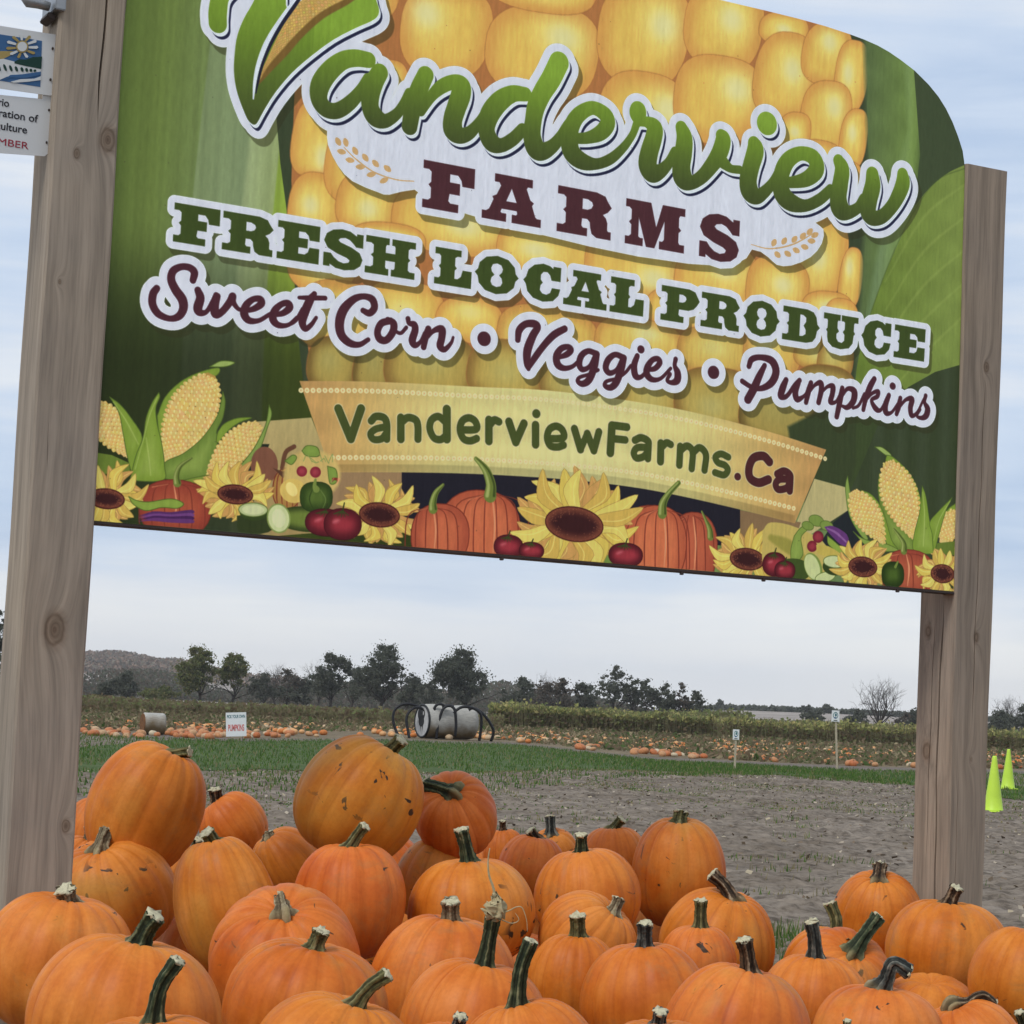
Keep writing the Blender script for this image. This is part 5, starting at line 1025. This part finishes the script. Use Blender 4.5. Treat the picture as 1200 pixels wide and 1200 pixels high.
def stake_sign(px,pyb,pyt,wpx,hpx,lab,lean):
    p=gp(px+lean,pyb); d=(p-CAM).dot(cF); k=d/FPX; t=thing('stake_sign',p,lab,'sign','small white signs on stakes in the pumpkin field')
    H=(pyb-pyt)*k; V,F_=boxm((-.03,-.015,-.05),(.03,.015,H),bev=.004); r=Matrix.Rotation(-lean/(pyb-pyt),4,'Y'); V=[r@v for v in V]; mesh_obj('stake',V,F_,M_stake,t,smooth=False)
    w_=wpx*k/2; h_=hpx*k; x0=-lean*k
    V,F_=boxm((x0-w_,-.035,H-h_),(x0+w_,-.02,H),bev=.003); mesh_obj('sign_board',V,F_,M_swhite,t,smooth=False)
    def disc(cx,cz,rx,rz,m,nn,y): P=[(x0+cx+rx*math.cos(a),-.0352-y,H-h_/2+cz+rz*math.sin(a)) for a in np.linspace(0,6.283,20,endpoint=False)]; mesh_obj(nn,P,[tuple(range(20))],m,t,smooth=False)
    disc(0,.02,w_*.66,h_*.30,M_tealink,'emblem_ring',.002); disc(0,.02,w_*.5,h_*.22,M_swhite,'emblem_field',.004); disc(w_*.05,.03,w_*.26,h_*.15,M_tealink,'emblem_leaf',.006); disc(-w_*.1,-.05,w_*.3,h_*.06,M_blue,'emblem_leaf',.006)
    P=[(x0-w_*.5,-.037,H-h_*.93),(x0+w_*.5,-.037,H-h_*.93),(x0+w_*.5,-.037,H-h_*.86),(x0-w_*.5,-.037,H-h_*.86)]; mesh_obj('caption_bar',P,[(0,1,2,3)],M_ink,t,smooth=False)
M_tealink=col('teal_ink',(.04,.15,.17),.6,.2,.05)
stake_sign(861,901,855,7.5,12,'short white staked sign with blue green emblem, left of the taller one',0)
stake_sign(977,903,833,9,13,'taller white staked sign with blue emblem, nearer the right post',4)
def yard():
    p=gp(277,868); d=(p-CAM).dot(cF); k=d/FPX; t=thing('yard_sign',p,'white yard sign reading pick your own pumpkins at the field edge','sign')
    w_=24*k/2; h_=28*k; z0=5*k; ty=Matrix.Rotation(-.07,4,'Y')@Matrix.Shear('XZ',4,(0,0)) 
    V,F_=boxm((-w_,-.006,z0),(w_,.006,z0+h_),bev=.001); V=[ty@v for v in V]; mesh_obj('sign_board',V,F_,M_swhite,t,smooth=False)
    for x in (-w_*.6,w_*.6): V,F_=tube([ty@Vector((x,0,-.05)),ty@Vector((x,0,z0+.2))],[.006,.006],6); mesh_obj('wire_leg',V,F_,M_rail,t)
    for s,za,zb,m,ww in (('PICK YOUR OWN',.76,.90,M_tealink,.88),('PUMPKINS',.22,.50,M_redsign,.78)):
        o=text_mesh('lettering',s,1.,m,t,.03,.002); me=o.data; xs=[v.co.x for v in me.vertices]; ys=[v.co.y for v in me.vertices]
        for v in me.vertices:
            q=(v.co.x-min(xs))/(max(xs)-min(xs)); r=(v.co.y-min(ys))/(max(ys)-min(ys)); v.co=ty@Vector(((q*2-1)*w_*ww,-.0075-v.co.z*.3,z0+h_*(za+(zb-za)*r)))
M_redsign=col('faded_red_ink',(.55,.13,.12),.6,.2,.1); yard()
# bales
def bale_mat(name,wrap):
    def f(nt,b):
        t=N(nt,'ShaderNodeTexCoord'); m=N(nt,'ShaderNodeMapping'); m.inputs['Scale'].default_value=(1,6,6); nt.links.new(t.outputs['Object'],m.inputs[0]); n=N(nt,'ShaderNodeTexNoise',i_Scale=5.,i_Detail=7.,i_Roughness=.7); Lk(nt,m,n)
        r=ramp_node(nt,[(.3,tuple(x*.6 for x in wrap)),(.5,wrap),(.7,tuple(min(1,x*1.2) for x in wrap))]); Lk(nt,n,r)
        s=N(nt,'ShaderNodeSeparateXYZ'); nt.links.new(t.outputs['Object'],s.inputs[0])
        n2=N(nt,'ShaderNodeTexNoise',i_Scale=2.5,i_Detail=5.); nt.links.new(t.outputs['Object'],n2.inputs[0]); a=N(nt,'ShaderNodeMath',operation='MULTIPLY_ADD'); Lk(nt,n2,a); a.inputs[1].default_value=.7; nt.links.new(s.outputs[2],a.inputs[2])
        g=ramp_node(nt,[(.6,(1,1,1)),(1.15,(0,0,0))]); Lk(nt,a,g); x=N(nt,'ShaderNodeMix',data_type='RGBA'); Lk(nt,g,x,0); Lk(nt,r,x,6); x.inputs[7].default_value=(.17,.12,.06,1); nt.links.new(x.outputs[2],b.inputs[0])
        bp=N(nt,'ShaderNodeBump',i_Strength=.5,i_Distance=.03); Lk(nt,n,bp,2); nt.links.new(bp.outputs[0],b.inputs['Normal'])
    return mat(name,f,.7,.3)
M_wrap=bale_mat('bale_net_wrap',(.40,.385,.345)); M_hay=col('rust_brown_hay',(.17,.085,.04),.95,.1,.5,12.,bump=.6); M_face=col('spider_face_white',(.42,.42,.42),.8,.2,.3,4.); M_blk=col('black_pipe',(.012,.012,.014),.5,.3,.2)
def bale(px,pyb,dia,length,rot,lab,grp,facem,dist=None):
    p=gp(px,pyb) if dist is None else at(px,pyb,dist)
    if dist: p.z=0
    t=thing('hay_bale',p,lab,'hay bale',grp,rot); R_=dia/2
    ns=14; V=[];F_=[]; xs=np.linspace(-length/2,length/2,ns); sg=40
    for i,x in enumerate(xs):
        e=min(1,.93+.07*min(i,ns-1-i)); 
        for k in range(sg):
            a=2*math.pi*k/sg; r=R_*e*(1+.012*math.sin(3*a+x*4)+.008*math.sin(17*a+x*9)); V.append((x,r*math.cos(a),max(.0,R_*.985+r*math.sin(a))))
    for i in range(ns-1):
        for k in range(sg): F_.append((i*sg+k,i*sg+(k+1)%sg,(i+1)*sg+(k+1)%sg,(i+1)*sg+k))
    F_.append(tuple((ns-1)*sg+k for k in range(sg))); mesh_obj('roll',V,F_,M_wrap,t)
    V=[(-length/2-.004,R_*.93*q*math.cos(a),R_*.985+R_*.93*q*math.sin(a)) for q in (1,.97) for a in np.linspace(0,2*math.pi,sg,endpoint=False)]
    V=[(x-(0 if i<sg else .02),y,z) for i,(x,y,z) in enumerate(V)]
    mesh_obj('end_face',V,[(k,k+sg,(k+1)%sg+sg,(k+1)%sg) for k in range(sg)]+[tuple(sg+k for k in range(sg))[::-1]],facem,t,smooth=False); return t,R_
bale(179,861,.72,.70,.42,'small grey wrapped round bale with rusty brown end at the left of the field','round bales in the field',M_hay)
bale(110,833,.62,1.1,.25,'distant pale round bale at the left behind the nearer small bale','round bales in the field',M_hay)
sb,RB=bale(523,866,1.46,2.35,.50,'long round bale dressed as a giant spider with black arching legs','round bales in the field',M_face)
# the spider's face (flat decoration on the end) and its legs
Ls=2.35
def fdisc(cy,cz,ry,rz,m,k,nn,sq=1.):
    P=[(-Ls/2-.026-.003*k,cy+ry*math.cos(a),RB*.985+cz+rz*math.sin(a)) for a in np.linspace(0,6.283,24,endpoint=False)]; mesh_obj(nn,P,[tuple(range(24))],m,sb,smooth=False)
V,F_=tube([(-Ls/2-.01,RB*.93*math.cos(a),RB*.985+RB*.93*math.sin(a)) for a in np.linspace(0,2*math.pi,33)],[.05]*33,8,cap=False); mesh_obj('face_rim',V,F_,M_blk,sb)
fdisc(.22,.30,.20,.25,M_blk,2,'eye'); fdisc(-.12,.30,.13,.2,M_blk,2,'eye'); fdisc(.05,.0,.26,.24,M_blk,2,'mouth_patch'); fdisc(-.12,.34,.05,.09,M_face,3,'eye_glint')
for y in (-.1,.08): V=[(-Ls/2-.04,y-.03,RB-.15),(-Ls/2-.04,y+.05,RB-.15),(-Ls/2-.04,y+.01,RB-.5)]; mesh_obj('fang',V,[(0,1,2)],M_blk,sb,smooth=False)
inv=Matrix.Rotation(-.50,4,'Z')@Matrix.Translation(-sb.location)
d0=(sb.location-CAM).dot(cF)
c8=lambda L:[(440+x/7.5,800+y/7.5) for x,y in L]
LG=[([(205,470),(180,420),(155,330),(165,250),(215,200),(290,188),(350,200),(400,225)],-1.0,-.45),([(298,490),(285,420),(272,330),(290,265),(335,225),(380,218),(420,235)],-1.0,-.5),
([(515,250),(522,215),(550,190),(590,195),(600,225)],-.75,-.7),([(535,495),(545,400),(565,310),(590,240),(625,208),(665,205)],-.95,-.7),([(665,205),(695,235),(705,300),(708,380),(700,470)],-.85,-.9),
([(690,270),(715,240),(760,215),(820,215),(880,235),(925,280),(930,380),(912,510)],-.85,-.6),([(820,240),(850,225),(900,240),(960,290),(1010,360),(1038,430),(1015,515)],-.4,-.2),([(690,210),(650,200),(600,205)],-.6,-.6)]
for L,da,db in LG:
    P=c8(L); n=len(P); W_=[inv@at(a,b_,d0+da+(db-da)*i/(n-1)) for i,(a,b_) in enumerate(P)]; Q=bez(W_,5); V,F_=tube(Q,[.062]*len(Q),8); mesh_obj('spider_leg',V,F_,M_blk,sb)
# ---------------- pumpkins lying in the field ----------------
def field_mat():
    def f(nt,b):
        oi=N(nt,'ShaderNodeObjectInfo'); r=ramp_node(nt,[(0,(.44,.12,.03)),(.25,(.50,.17,.06)),(.65,(.52,.24,.10)),(.93,(.50,.33,.18)),(1,(.6,.5,.34))]); nt.links.new(oi.outputs['Random'],r.inputs[0])
        t=N(nt,'ShaderNodeTexCoord'); n=N(nt,'ShaderNodeTexNoise',i_Scale=9.,i_Detail=3.); nt.links.new(t.outputs['Object'],n.inputs[0]); q=ramp_node(nt,[(.3,(.7,.7,.7)),(.6,(1,1,1))]); Lk(nt,n,q)
        x=N(nt,'ShaderNodeMix',data_type='RGBA',blend_type='MULTIPLY'); x.inputs[0].default_value=1; Lk(nt,r,x,6); Lk(nt,q,x,7); nt.links.new(x.outputs[2],b.inputs[0])
    return mat('field_pumpkin_skin',f,.55,.3)
M_fp=field_mat(); M_fs=[col('field_pumpkin_orange',(.52,.17,.04),.6,.3,.2),col('field_pumpkin_pale',(.62,.33,.14),.6,.3,.2),col('field_pumpkin_tan',(.50,.36,.22),.6,.3,.2)]
V,F_,ra,st=body_mesh(1,.82,3,9,22,9); V[:,2]+=.24; fbase=mesh_obj('field_pumpkin',V,F_,M_fp)
def band(n):
    out=[]
    while len(out)<n:
        px=RG.uniform(60,1260); lo,hi=np.interp(px,[60,230,330,450,600,700,800,900,1000,1200],[864,867,866,866,869,881,889,893,899,903]),np.interp(px,[60,230,330,450,600,700,800,900,1000,1200],[848,852,850,850,855,860,866,868,878,882])
        if 560<px<0: continue
        t=RG.uniform(0,1)**.95; py=lo-1.5-1.5*math.sin(px*.11)*math.sin(px*.043)+(hi-lo)*t; 
        g=math.sin(px*.021+2)+.6*math.sin(px*.057+1)+.4*math.sin(px*.013)
        if RG.rand()>.62+.28*g-.22*(px>880)-.20*(px<480): continue
        p=gp(px,py); out.append((p,px,py))
    return out
B_=band(1150); B_.sort(key=lambda q:q[0].y)
HERO=[(679,874,13.5),(690,874,9),(695,877,7),(742,880,11),(755,879,13),(765,880,11),(777,881,12),(766,872,9),(1171,898,9),(1038,893,8)]
k=0
def fp_copy(p,s,first):
    o=fbase if first else fbase.copy()
    if not first: sc.collection.objects.link(o)
    o.location=p; o.scale=(s*RG.uniform(.85,1.1),s*RG.uniform(.85,1.1),s*RG.uniform(.65,.95)); o.rotation_euler=(RG.normal(0,.25),RG.normal(0,.25),RG.uniform(0,6)); return o
HL=['bright orange pumpkin at the field edge, leftmost of the pair right of the spider bale','darker pumpkin touching the right side of the bright one at the field edge','small pumpkin at the right end of the pair right of the spider bale','brown orange pumpkin, leftmost of the row of four at the field edge','bright orange pumpkin, second in the row of four at the field edge','orange pumpkin, third in the row of four at the field edge','pale tipped pumpkin, rightmost of the row of four at the field edge','pale pumpkin just behind the row of four at the field edge','orange pumpkin seen between the two lime cones','pumpkin at the field edge between the taller staked sign and the right post']
for (a,b_,wp) in HERO:
    p=gp(a,b_+wp*.3); o=fp_copy(p,wp*((p-CAM).dot(cF))/FPX,k==0); k+=1
    tag(o,HL[k-1],'pumpkin','bright pumpkins at the near edge of the field')
ZN=[(165,'left of the small grey bale'),(262,'between the small grey bale and the yard sign'),(370,'just right of the yard sign'),(470,'left of the spider bale'),(590,'behind and beside the spider bale'),(700,'just right of the spider bale'),(861,'left of the short staked sign'),(977,'between the two staked signs'),(1080,'between the taller staked sign and the right post'),(9999,'right of the right post')]
for (p,a,b_) in B_[:288]:
    o=fp_copy(p,RG.uniform(.20,.34),False); zn=next(z for lim,z in ZN if a<lim); tag(o,'pumpkin lying in the weedy field '+zn,'pumpkin','field pumpkins '+zn)
Vs=[];Fs=[];mi=[];o_=0; base=np.stack([np.array((math.cos(a)*math.cos(f),math.sin(a)*math.cos(f),math.sin(f)*.8+.5)) for f in (-1.2,-.5,.25,.95,1.5) for a in np.linspace(0,6.283,9,endpoint=False)])
bf=[(i*9+j,i*9+(j+1)%9,(i+1)*9+(j+1)%9,(i+1)*9+j) for i in range(4) for j in range(9)]
for (p,a,b_) in B_[288:]:
    s=RG.uniform(.13,.19); Vs.append(base*s*np.array((1,1,.9))+np.array(p)); Fs.append(np.array(bf)+o_); o_+=len(base); mi+= [RG.choice([0,0,1,1,2])]*len(bf)
tag(mesh_obj('field_pumpkins',np.vstack(Vs),np.vstack(Fs),M_fs,mi=mi),'many pumpkins in the far rows of the field','pumpkins',kind='stuff')
# ---------------- weeds, standing crop ----------------
def quads(P,s,flat_=.0,elong=1.):
    n=len(P); a=RG.normal(0,1,(n,3)); a[:,2]*=1-flat_; a/=np.linalg.norm(a,axis=1)[:,None]; b=RG.normal(0,1,(n,3)); b-=a*(a*b).sum(1)[:,None]; b/=np.linalg.norm(b,axis=1)[:,None]
    a=a*(s*elong)[:,None]; b=b*s[:,None]; return np.stack([P-a-b*.5,P+a*.2-b,P+a*1.1+b*.1,P-a*.1+b],1).reshape(-1,3),np.arange(4*n).reshape(n,4)
M_weed=[leafy('weed_brown',(.20,.15,.09)),leafy('weed_olive',(.16,.155,.075)),leafy('weed_straw',(.34,.28,.17)),leafy('weed_green',(.075,.12,.035))]
def weed_pts(n):
    px=RG.uniform(-120,1400,n); t=RG.uniform(0,1,n)**.8; lo=np.interp(px,[60,450,600,700,860,1000,1200,1400],[857,857,868,878,891,897,901,905]); hi=np.interp(px,[60,450,600,1000,1400],[826,838,850,866,880]); py=lo+(hi-lo)*t
    V=[gp(a,b_) for a,b_ in zip(px,py)]; return np.array(V)
P=weed_pts(60000); P=P[RG.rand(len(P))<np.where(P[:,1]<105,1.,1.)]; P[:,2]=RG.uniform(0,1,len(P))**2*np.where(P[:,1]<118,.19,.42); V,F_=quads(P,RG.uniform(.03,.085,len(P)),.0,2.2)
tag(mesh_obj('field_weeds',V,F_,M_weed,smooth=False,mi=RG.choice([0,0,0,1,1,2,3],len(F_))),'dry brown and olive weeds between the pumpkin rows','weeds',kind='stuff')
# crop wall of dried sunflowers: dense stems below, yellow green heads and leaves on top
def crop_wall(x0,x1,y0,y1,h,n,name,lab,heads,mix,mats):
    x=RG.uniform(x0,x1,n); y=y0+(y1-y0)*RG.uniform(0,1,n)**1.6; hh=h*(1+.12*fbm(x*.35,y*.2,21,5,1.2,.8)); t=RG.uniform(0,1,n)**.62*np.where(RG.rand(n)<.10,RG.uniform(1,1.20,n),1.); P=np.stack([x,y,hh*t],1); s=RG.uniform(.06,.13,n)
    V,F_=quads(P,s,.2,1.5); top=t>.74; mi=np.where(top,RG.choice(mix[0],n),RG.choice(mix[1],n))
    m=int(n*.16); x=RG.uniform(x0,x1,m); y=y0+RG.uniform(0,1,m)**1.6*(y1-y0); hh=h*(1+.12*fbm(x*.35,y*.2,21,5,1.2,.8))*RG.uniform(.8,1.1,m); w_=.018; ln=RG.normal(0,.10,m)
    a=np.stack([x-w_,y,x*0],1); b=np.stack([x+w_,y,x*0],1); c=np.stack([x+w_+ln,y,hh],1); d=np.stack([x-w_+ln,y,hh],1)
    V2=np.stack([a,b,c,d],1).reshape(-1,3); F2=np.arange(4*m).reshape(m,4)+len(V); V=np.vstack([V,V2]); F_=np.vstack([F_,F2]); mi=np.r_[mi,np.full(m,4)]
    return tag(mesh_obj(name,V,F_,mats,smooth=False,mi=mi),lab,'crop',kind='stuff')
M_crop=[leafy('crop_yellow_green',(.34,.34,.12)),leafy('crop_green',(.19,.22,.085)),leafy('crop_olive',(.17,.16,.075)),leafy('crop_brown',(.17,.125,.075)),leafy('crop_stalk',(.19,.17,.09)),leafy('crop_gold',(.44,.38,.16))]
crop_wall(-1,15,158,176,1.66,15000,'sunflower_crop','tall drying sunflower crop right of the spider bale, behind the pumpkins',1,([0,0,1,1,5],[1,2,2,3,3]),M_crop)
crop_wall(15,80,150,176,1.50,40000,'sunflower_crop','lower drying sunflower crop on the right, passing behind the right post',1,([0,0,1,2,5],[2,2,3,3,1]),M_crop)
crop_wall(-60,0,135,190,.95,30000,'tall_weeds','olive brown standing weeds and dry crop at the left of the field',1,([1,2,3,4,2,3],[2,3,4,2,3]),M_crop)
crop_wall(13.5,20,178,196,2.0,3000,'green_cover','greener crop rising behind the sunflowers',1,([1,1,2],[1,2,3]),M_crop)
# ---------------- trees ----------------
def lf(n,c,v=.2): return leafy(n,c,v,.6,.45)
LEAF={'dk':[lf('leaf_dark',(.085,.095,.07)),lf('leaf_deep',(.11,.12,.085)),lf('leaf_grey',(.135,.14,.108))],'yg':[lf('leaf_yellowgreen',(.15,.17,.06)),lf('leaf_olive',(.115,.14,.05)),lf('leaf_gold',(.21,.19,.085))],'br':[lf('leaf_brown',(.13,.108,.085)),lf('leaf_russet',(.15,.118,.088)),lf('leaf_dull',(.11,.108,.085))]}
M_bark=col('bark',(.05,.042,.036),.95,.1,.3,4.)
def tree(px,pyb,pyt,wpx,d,kind,leafn,label,name='tree',dens=1.,bare=False,seed=1,group=None,shape=(1,1)):
    r=np.random.RandomState(seed*13+7); k=d/FPX
    c=at(px,pyb,d); gz=float(land(np.array([c.x]),np.array([c.y]))[0]) if c.y>262 else 0.
    zt_=c.z+(pyb-pyt)*k; root=Vector((c.x,c.y,gz-.1)); H=zt_-root.z; W=wpx*k
    t=thing(name,root,label,'tree',group or 'trees beyond the field')
    parts=[]; tips=[]
    th=H*(.24 if not bare else .2); trad=max(.028*H,.1)
    P=[Vector((0,0,0)),Vector((r.normal(0,.01)*H,0,th*.5)),Vector((r.normal(0,.02)*H,0,th))]; parts.append(tube(bez(P,3),[trad*(1-.3*i/6) for i in range(7)],7)); top=P[-1]
    nl=9 if not bare else 17
    def limb(p,dr,L,rd,lev):
        q=[p]; dd=dr.copy()
        for s in range(4):
            dd=(dd+Vector(r.normal(0,.16,3))+Vector((0,0,.07 if bare else .04))).normalized(); q.append(q[-1]+dd*L/4)
        parts.append(tube(q,[rd*(1-.19*i) for i in range(5)],5 if lev<2 else 4,cap=False)); 
        if lev<(4 if bare else 2):
            for s in range(3 if lev<3 else 3):
                b0=q[r.randint(2,5)]; nd=(dd+Vector(r.normal(0,.55 if not bare else .48,3))).normalized(); limb(b0,nd,L*(.62 if bare else .55),rd*.48,lev+1)
        else: tips.append(q[-1]); tips.append(q[3])
    for i in range(nl):
        a=2*math.pi*(i+r.rand()*.6)/nl; el=r.uniform(.25,1.35) if not bare else r.uniform(.45,1.5)
        dr=Vector((math.cos(a)*math.cos(el)*W/H*(1.1 if not bare else .95),math.sin(a)*math.cos(el)*W/H*1.1,math.sin(el))).normalized(); s=top*r.uniform(.72,1.) ; limb(s,dr,(H-th)*(.5 if bare else .46),trad*.42,1)
    V,F_=join(parts); mesh_obj('trunk',V,F_,M_bark,t)
    if bare: return t
    # crown: leaf clumps in an uneven envelope with gaps
    nc=int(120*dens); C_=[];S_=[]
    NLb=r.randint(6,10); LB=[]
    while len(LB)<NLb:
        u=r.uniform(-1,1,3)
        if .15<(u**2).sum()<1: LB.append((u*.68,r.uniform(.24,.46)))
    LB.append((np.array((r.uniform(-.25,.25),0,.66)),.3)); LB.append((np.array((0,0,-.1)),.45))
    while len(C_)<nc:
        lb=LB[r.randint(len(LB))]; u=r.normal(0,1,3); u=u/np.linalg.norm(u)*r.uniform(.3,1)**.5*lb[1]+lb[0]
        if abs(u[2])>.98: continue
        z=(u[2]*.5+.5); prof=shape[0]*(1-.38*max(0,z-.55)/.45)*(.65+.35*min(1,z/.3))
        C_.append((u[0]*W*.80*prof,u[1]*W*.80*prof,th*.6+(H-th*.6)*(z*.93+.02))); S_.append(r.uniform(.03,.075)*min(W,H)*1.15)
    C_=np.array(C_);S_=np.array(S_); n=int(leafn*dens*3.2); ci=r.randint(0,nc,n); dv=r.normal(0,1,(n,3)); wide=r.rand(n)<.22; dv/=np.linalg.norm(dv,axis=1)[:,None]; rr=r.uniform(.1,1.15,n)**.6+np.where(wide,r.uniform(0,2.6,n),0)
    P=C_[ci]+dv*(S_[ci]*rr)[:,None]*np.array((1,1,.72)); P=P[P[:,2]<H]; n=len(P); ci=ci[:n]
    V,F_=quads(P,r.uniform(.045,.10,n)*max(1,d/230),.0,1.3); mi=(ci*7+r.choice([0,0,1,2],n))%3
    mesh_obj('crown',V,F_,LEAF[kind],t,smooth=False,mi=mi); return t
TR=[(-14,832,700,52,180,'dk',4200,'dark tree at the far left edge seen beside the left post',1.2),
(122,824,797,26,300,'dk',1400,'low dark bush tree just right of the left post',1.),(149,824,784,30,300,'dk',1700,'rounded dark tree before the wooded hill',1.1),
(188,822,802,46,290,'yg',1600,'low yellowish hedge tree below the wooded hill',1.),
(234,828,751,50,280,'yg',4600,'tall yellow green tree right of the wooded hill',1.4),(271,828,762,40,285,'yg',3200,'smaller yellow green tree beside the taller one',1.1),
(308,828,786,34,310,'dk',1600,'low dark tree between the yellow green pair and the tall group',1.),(336,828,781,36,320,'br',1500,'greyish half bare tree left of the tall dark group',.9),
(356,828,792,36,320,'dk',1500,'bushy low dark tree left of the tall dark group',1.),(386,830,761,46,290,'dk',3600,'tall dark tree left of the open crowned one',1.2),
(412,832,778,36,300,'dk',2200,'dark tree filling the gap before the open crowned tree',1.),(446,832,747,66,280,'dk',4200,'tallest dark tree with open crown and bare trunks below',1.25),
(477,832,787,40,300,'dk',2200,'low dark tree right of the tallest open crowned one',1.),(502,832,795,30,320,'dk',1100,'small dark tree left of the big rounded one',.9),
(547,836,755,72,270,'dk',6500,'big rounded dark green tree behind the spider bale',1.8),(590,838,806,26,300,'dk',1100,'small bush at the right foot of the big rounded tree',.9),
(609,838,789,32,300,'dk',1900,'first of the small dark trees right of the big rounded tree',1.),(631,838,793,24,320,'br',900,'thin brownish tree in the low tree row',.8),(652,838,792,36,310,'br',1900,'brownish rounded tree in the low tree row',1.),
(684,838,796,32,310,'dk',1900,'dark rounded tree with a taller tip in the low tree row',1.),(719,842,775,42,290,'dk',1700,'airy taller tree with see-through crown in the low tree row',.75),(741,842,784,26,290,'dk',1100,'narrow airy tree right of the taller airy one',.7),
(757,844,793,28,300,'dk',1400,'small dark tree in the right part of the low tree row',1.),(781,844,798,34,300,'dk',1900,'dark rounded tree near the right end of the tree row',1.),(801,845,797,26,300,'br',1100,'brownish thin tree near the right end of the tree row',.8),(816,846,805,24,300,'dk',1300,'last dark tree at the right end of the tree row',1.),
(955,855,829,30,330,'dk',1700,'low dark bush tree on the slope right of the row',1.1),(945,846,824,12,600,'dk',500,'tiny dark tree on the skyline of the right slope',.6),(842,838,818,9,700,'dk',300,'tiny round tree alone on the skyline',.6),(966,848,824,14,600,'dk',500,'small skyline tree above the low dark bush',.6),
(1003,860,829,26,330,'dk',900,'low dark shrub left of the bare tree',.8),(1058,862,834,44,330,'br',1600,'low brown thicket right of the bare tree',1.),(1076,862,826,22,320,'dk',900,'low dark tree half hidden by the right post',.8),
(1176,866,829,46,320,'dk',2600,'dark tree right of the right post',1.1),(1204,866,822,36,320,'dk',2200,'dark tree at the right edge of the picture',1.1)]
for k,(a,b_,c_,w_,d,kd,nl,lab,dn) in enumerate(TR): tree(a,b_,c_,w_,d,kd,nl,lab,dens=dn,seed=k+1)
tree(1033,860,789,66,300,'dk',0,'leafless tree with fine fan of bare branches left of the right post',name='bare_tree',bare=True,seed=50)
tree(1187,866,812,34,330,'dk',0,'leafless tree showing above the dark trees right of the right post',name='bare_tree',bare=True,seed=51)
tree(322,828,774,26,330,'dk',0,'leafless tree rising behind the low dark trees at left',name='bare_tree',bare=True,seed=52)
tree(641,838,786,20,330,'dk',0,'leafless tree standing in the middle of the low tree row',name='bare_tree',bare=True,seed=53)
tree(372,828,772,20,330,'dk',0,'leafless tree left of the tall dark tree',name='bare_tree',bare=True,seed=54)
# far wood on the ridge and the hedge line on the right-hand slope
n=90000; px=RG.uniform(20,700,n); Yd=RG.uniform(1150,1700,n); X=(px-600)/FPX*Yd; Z=land(X,Yd); k=(px<245)|(RG.rand(n)<.28)
X,Yd,Z=X[k],Yd[k],Z[k]; n=len(X); P=np.stack([X,Yd,Z+RG.uniform(0,5.5,n)*(1+.35*np.sin(X*.12))],1); V,F_=quads(P,RG.uniform(.4,1.0,n),0,1.2)
M_far=[col('far_wood_brown',(.20,.135,.095),.9,.1,.3,.05),col('far_wood_green',(.15,.13,.095),.9,.1,.3,.05),col('far_wood_russet',(.20,.135,.10),.9,.1,.3,.05)]
tag(mesh_obj('far_wood',V,F_,M_far,smooth=False,mi=RG.choice([0,0,1,1,2],n)),'autumn wood covering the distant hill at the left','wood',kind='stuff')
M_thick=[lf('thicket_grey',(.16,.15,.125)),lf('thicket_brown',(.15,.125,.10)),lf('thicket_green',(.12,.13,.095))]
n=30000; px=RG.uniform(60,620,n); Yd=RG.uniform(380,430,n); X=(px-600)/FPX*Yd; Z=land(X,Yd); hh=np.where(px>285,3.6,2.2)+2.4*np.clip(fbm(X*.12,X*0,31,4,1.),-.8,1.2); P=np.stack([X,Yd,Z+RG.uniform(0,1,n)*hh],1); V,F_=quads(P,RG.uniform(.12,.32,n),0,1.2)
tag(mesh_obj('thicket',V,F_,M_thick,smooth=False,mi=RG.randint(0,3,n)),'low dark thicket between the trees beyond the crop','thicket',kind='stuff')
n=16000; px=RG.uniform(600,835,n); Yd=RG.uniform(350,380,n); X=(px-600)/FPX*Yd; Z=land(X,Yd); hh=np.where(px<815,3.6,2.)+2.2*np.clip(fbm(X*.12,X*0,33,4,1.),-.8,1.2); P=np.stack([X,Yd,Z+RG.uniform(0,1,n)*hh],1); V,F_=quads(P,RG.uniform(.12,.32,n),0,1.2)
tag(mesh_obj('thicket',V,F_,M_thick,smooth=False,mi=RG.randint(0,3,n)),'dark scrub joining the low tree row right of the big tree','thicket',kind='stuff')
n=6000; px=RG.uniform(815,1300,n); Yd=RG.uniform(716,724,n); X=(px-600)/FPX*Yd; Z=land(X,Yd); P=np.stack([X,Yd,Z+RG.uniform(0,1,n)**1.5*1.7],1); V,F_=quads(P,RG.uniform(.3,.7,n),0,1.3)
tag(mesh_obj('skyline_hedge',V,F_,LEAF['dk'],smooth=False,mi=RG.randint(0,3,n)),'thin dark hedge along the skyline of the right slope','hedge',kind='stuff')

# ---------------- the autumn air ----------------
V,F_=boxm((-2900,-500,-1.9),(2900,3400,70)); hz_=mesh_obj('haze',V,F_,[],smooth=False); m=bpy.data.materials.new('haze_air'); m.use_nodes=True; nt=m.node_tree; nt.nodes.clear()
pv_=nt.nodes.new('ShaderNodeVolumePrincipled'); pv_.inputs['Color'].default_value=(.95,.97,1,1); pv_.inputs['Density'].default_value=.00016; pv_.inputs['Anisotropy'].default_value=.0; o_=nt.nodes.new('ShaderNodeOutputMaterial'); nt.links.new(pv_.outputs[0],o_.inputs['Volume'])
hz_.data.materials.clear(); hz_.data.materials.append(m); hz_['kind']='stuff'; hz_['label']='thin pale autumn haze over the fields'; hz_['category']='haze'
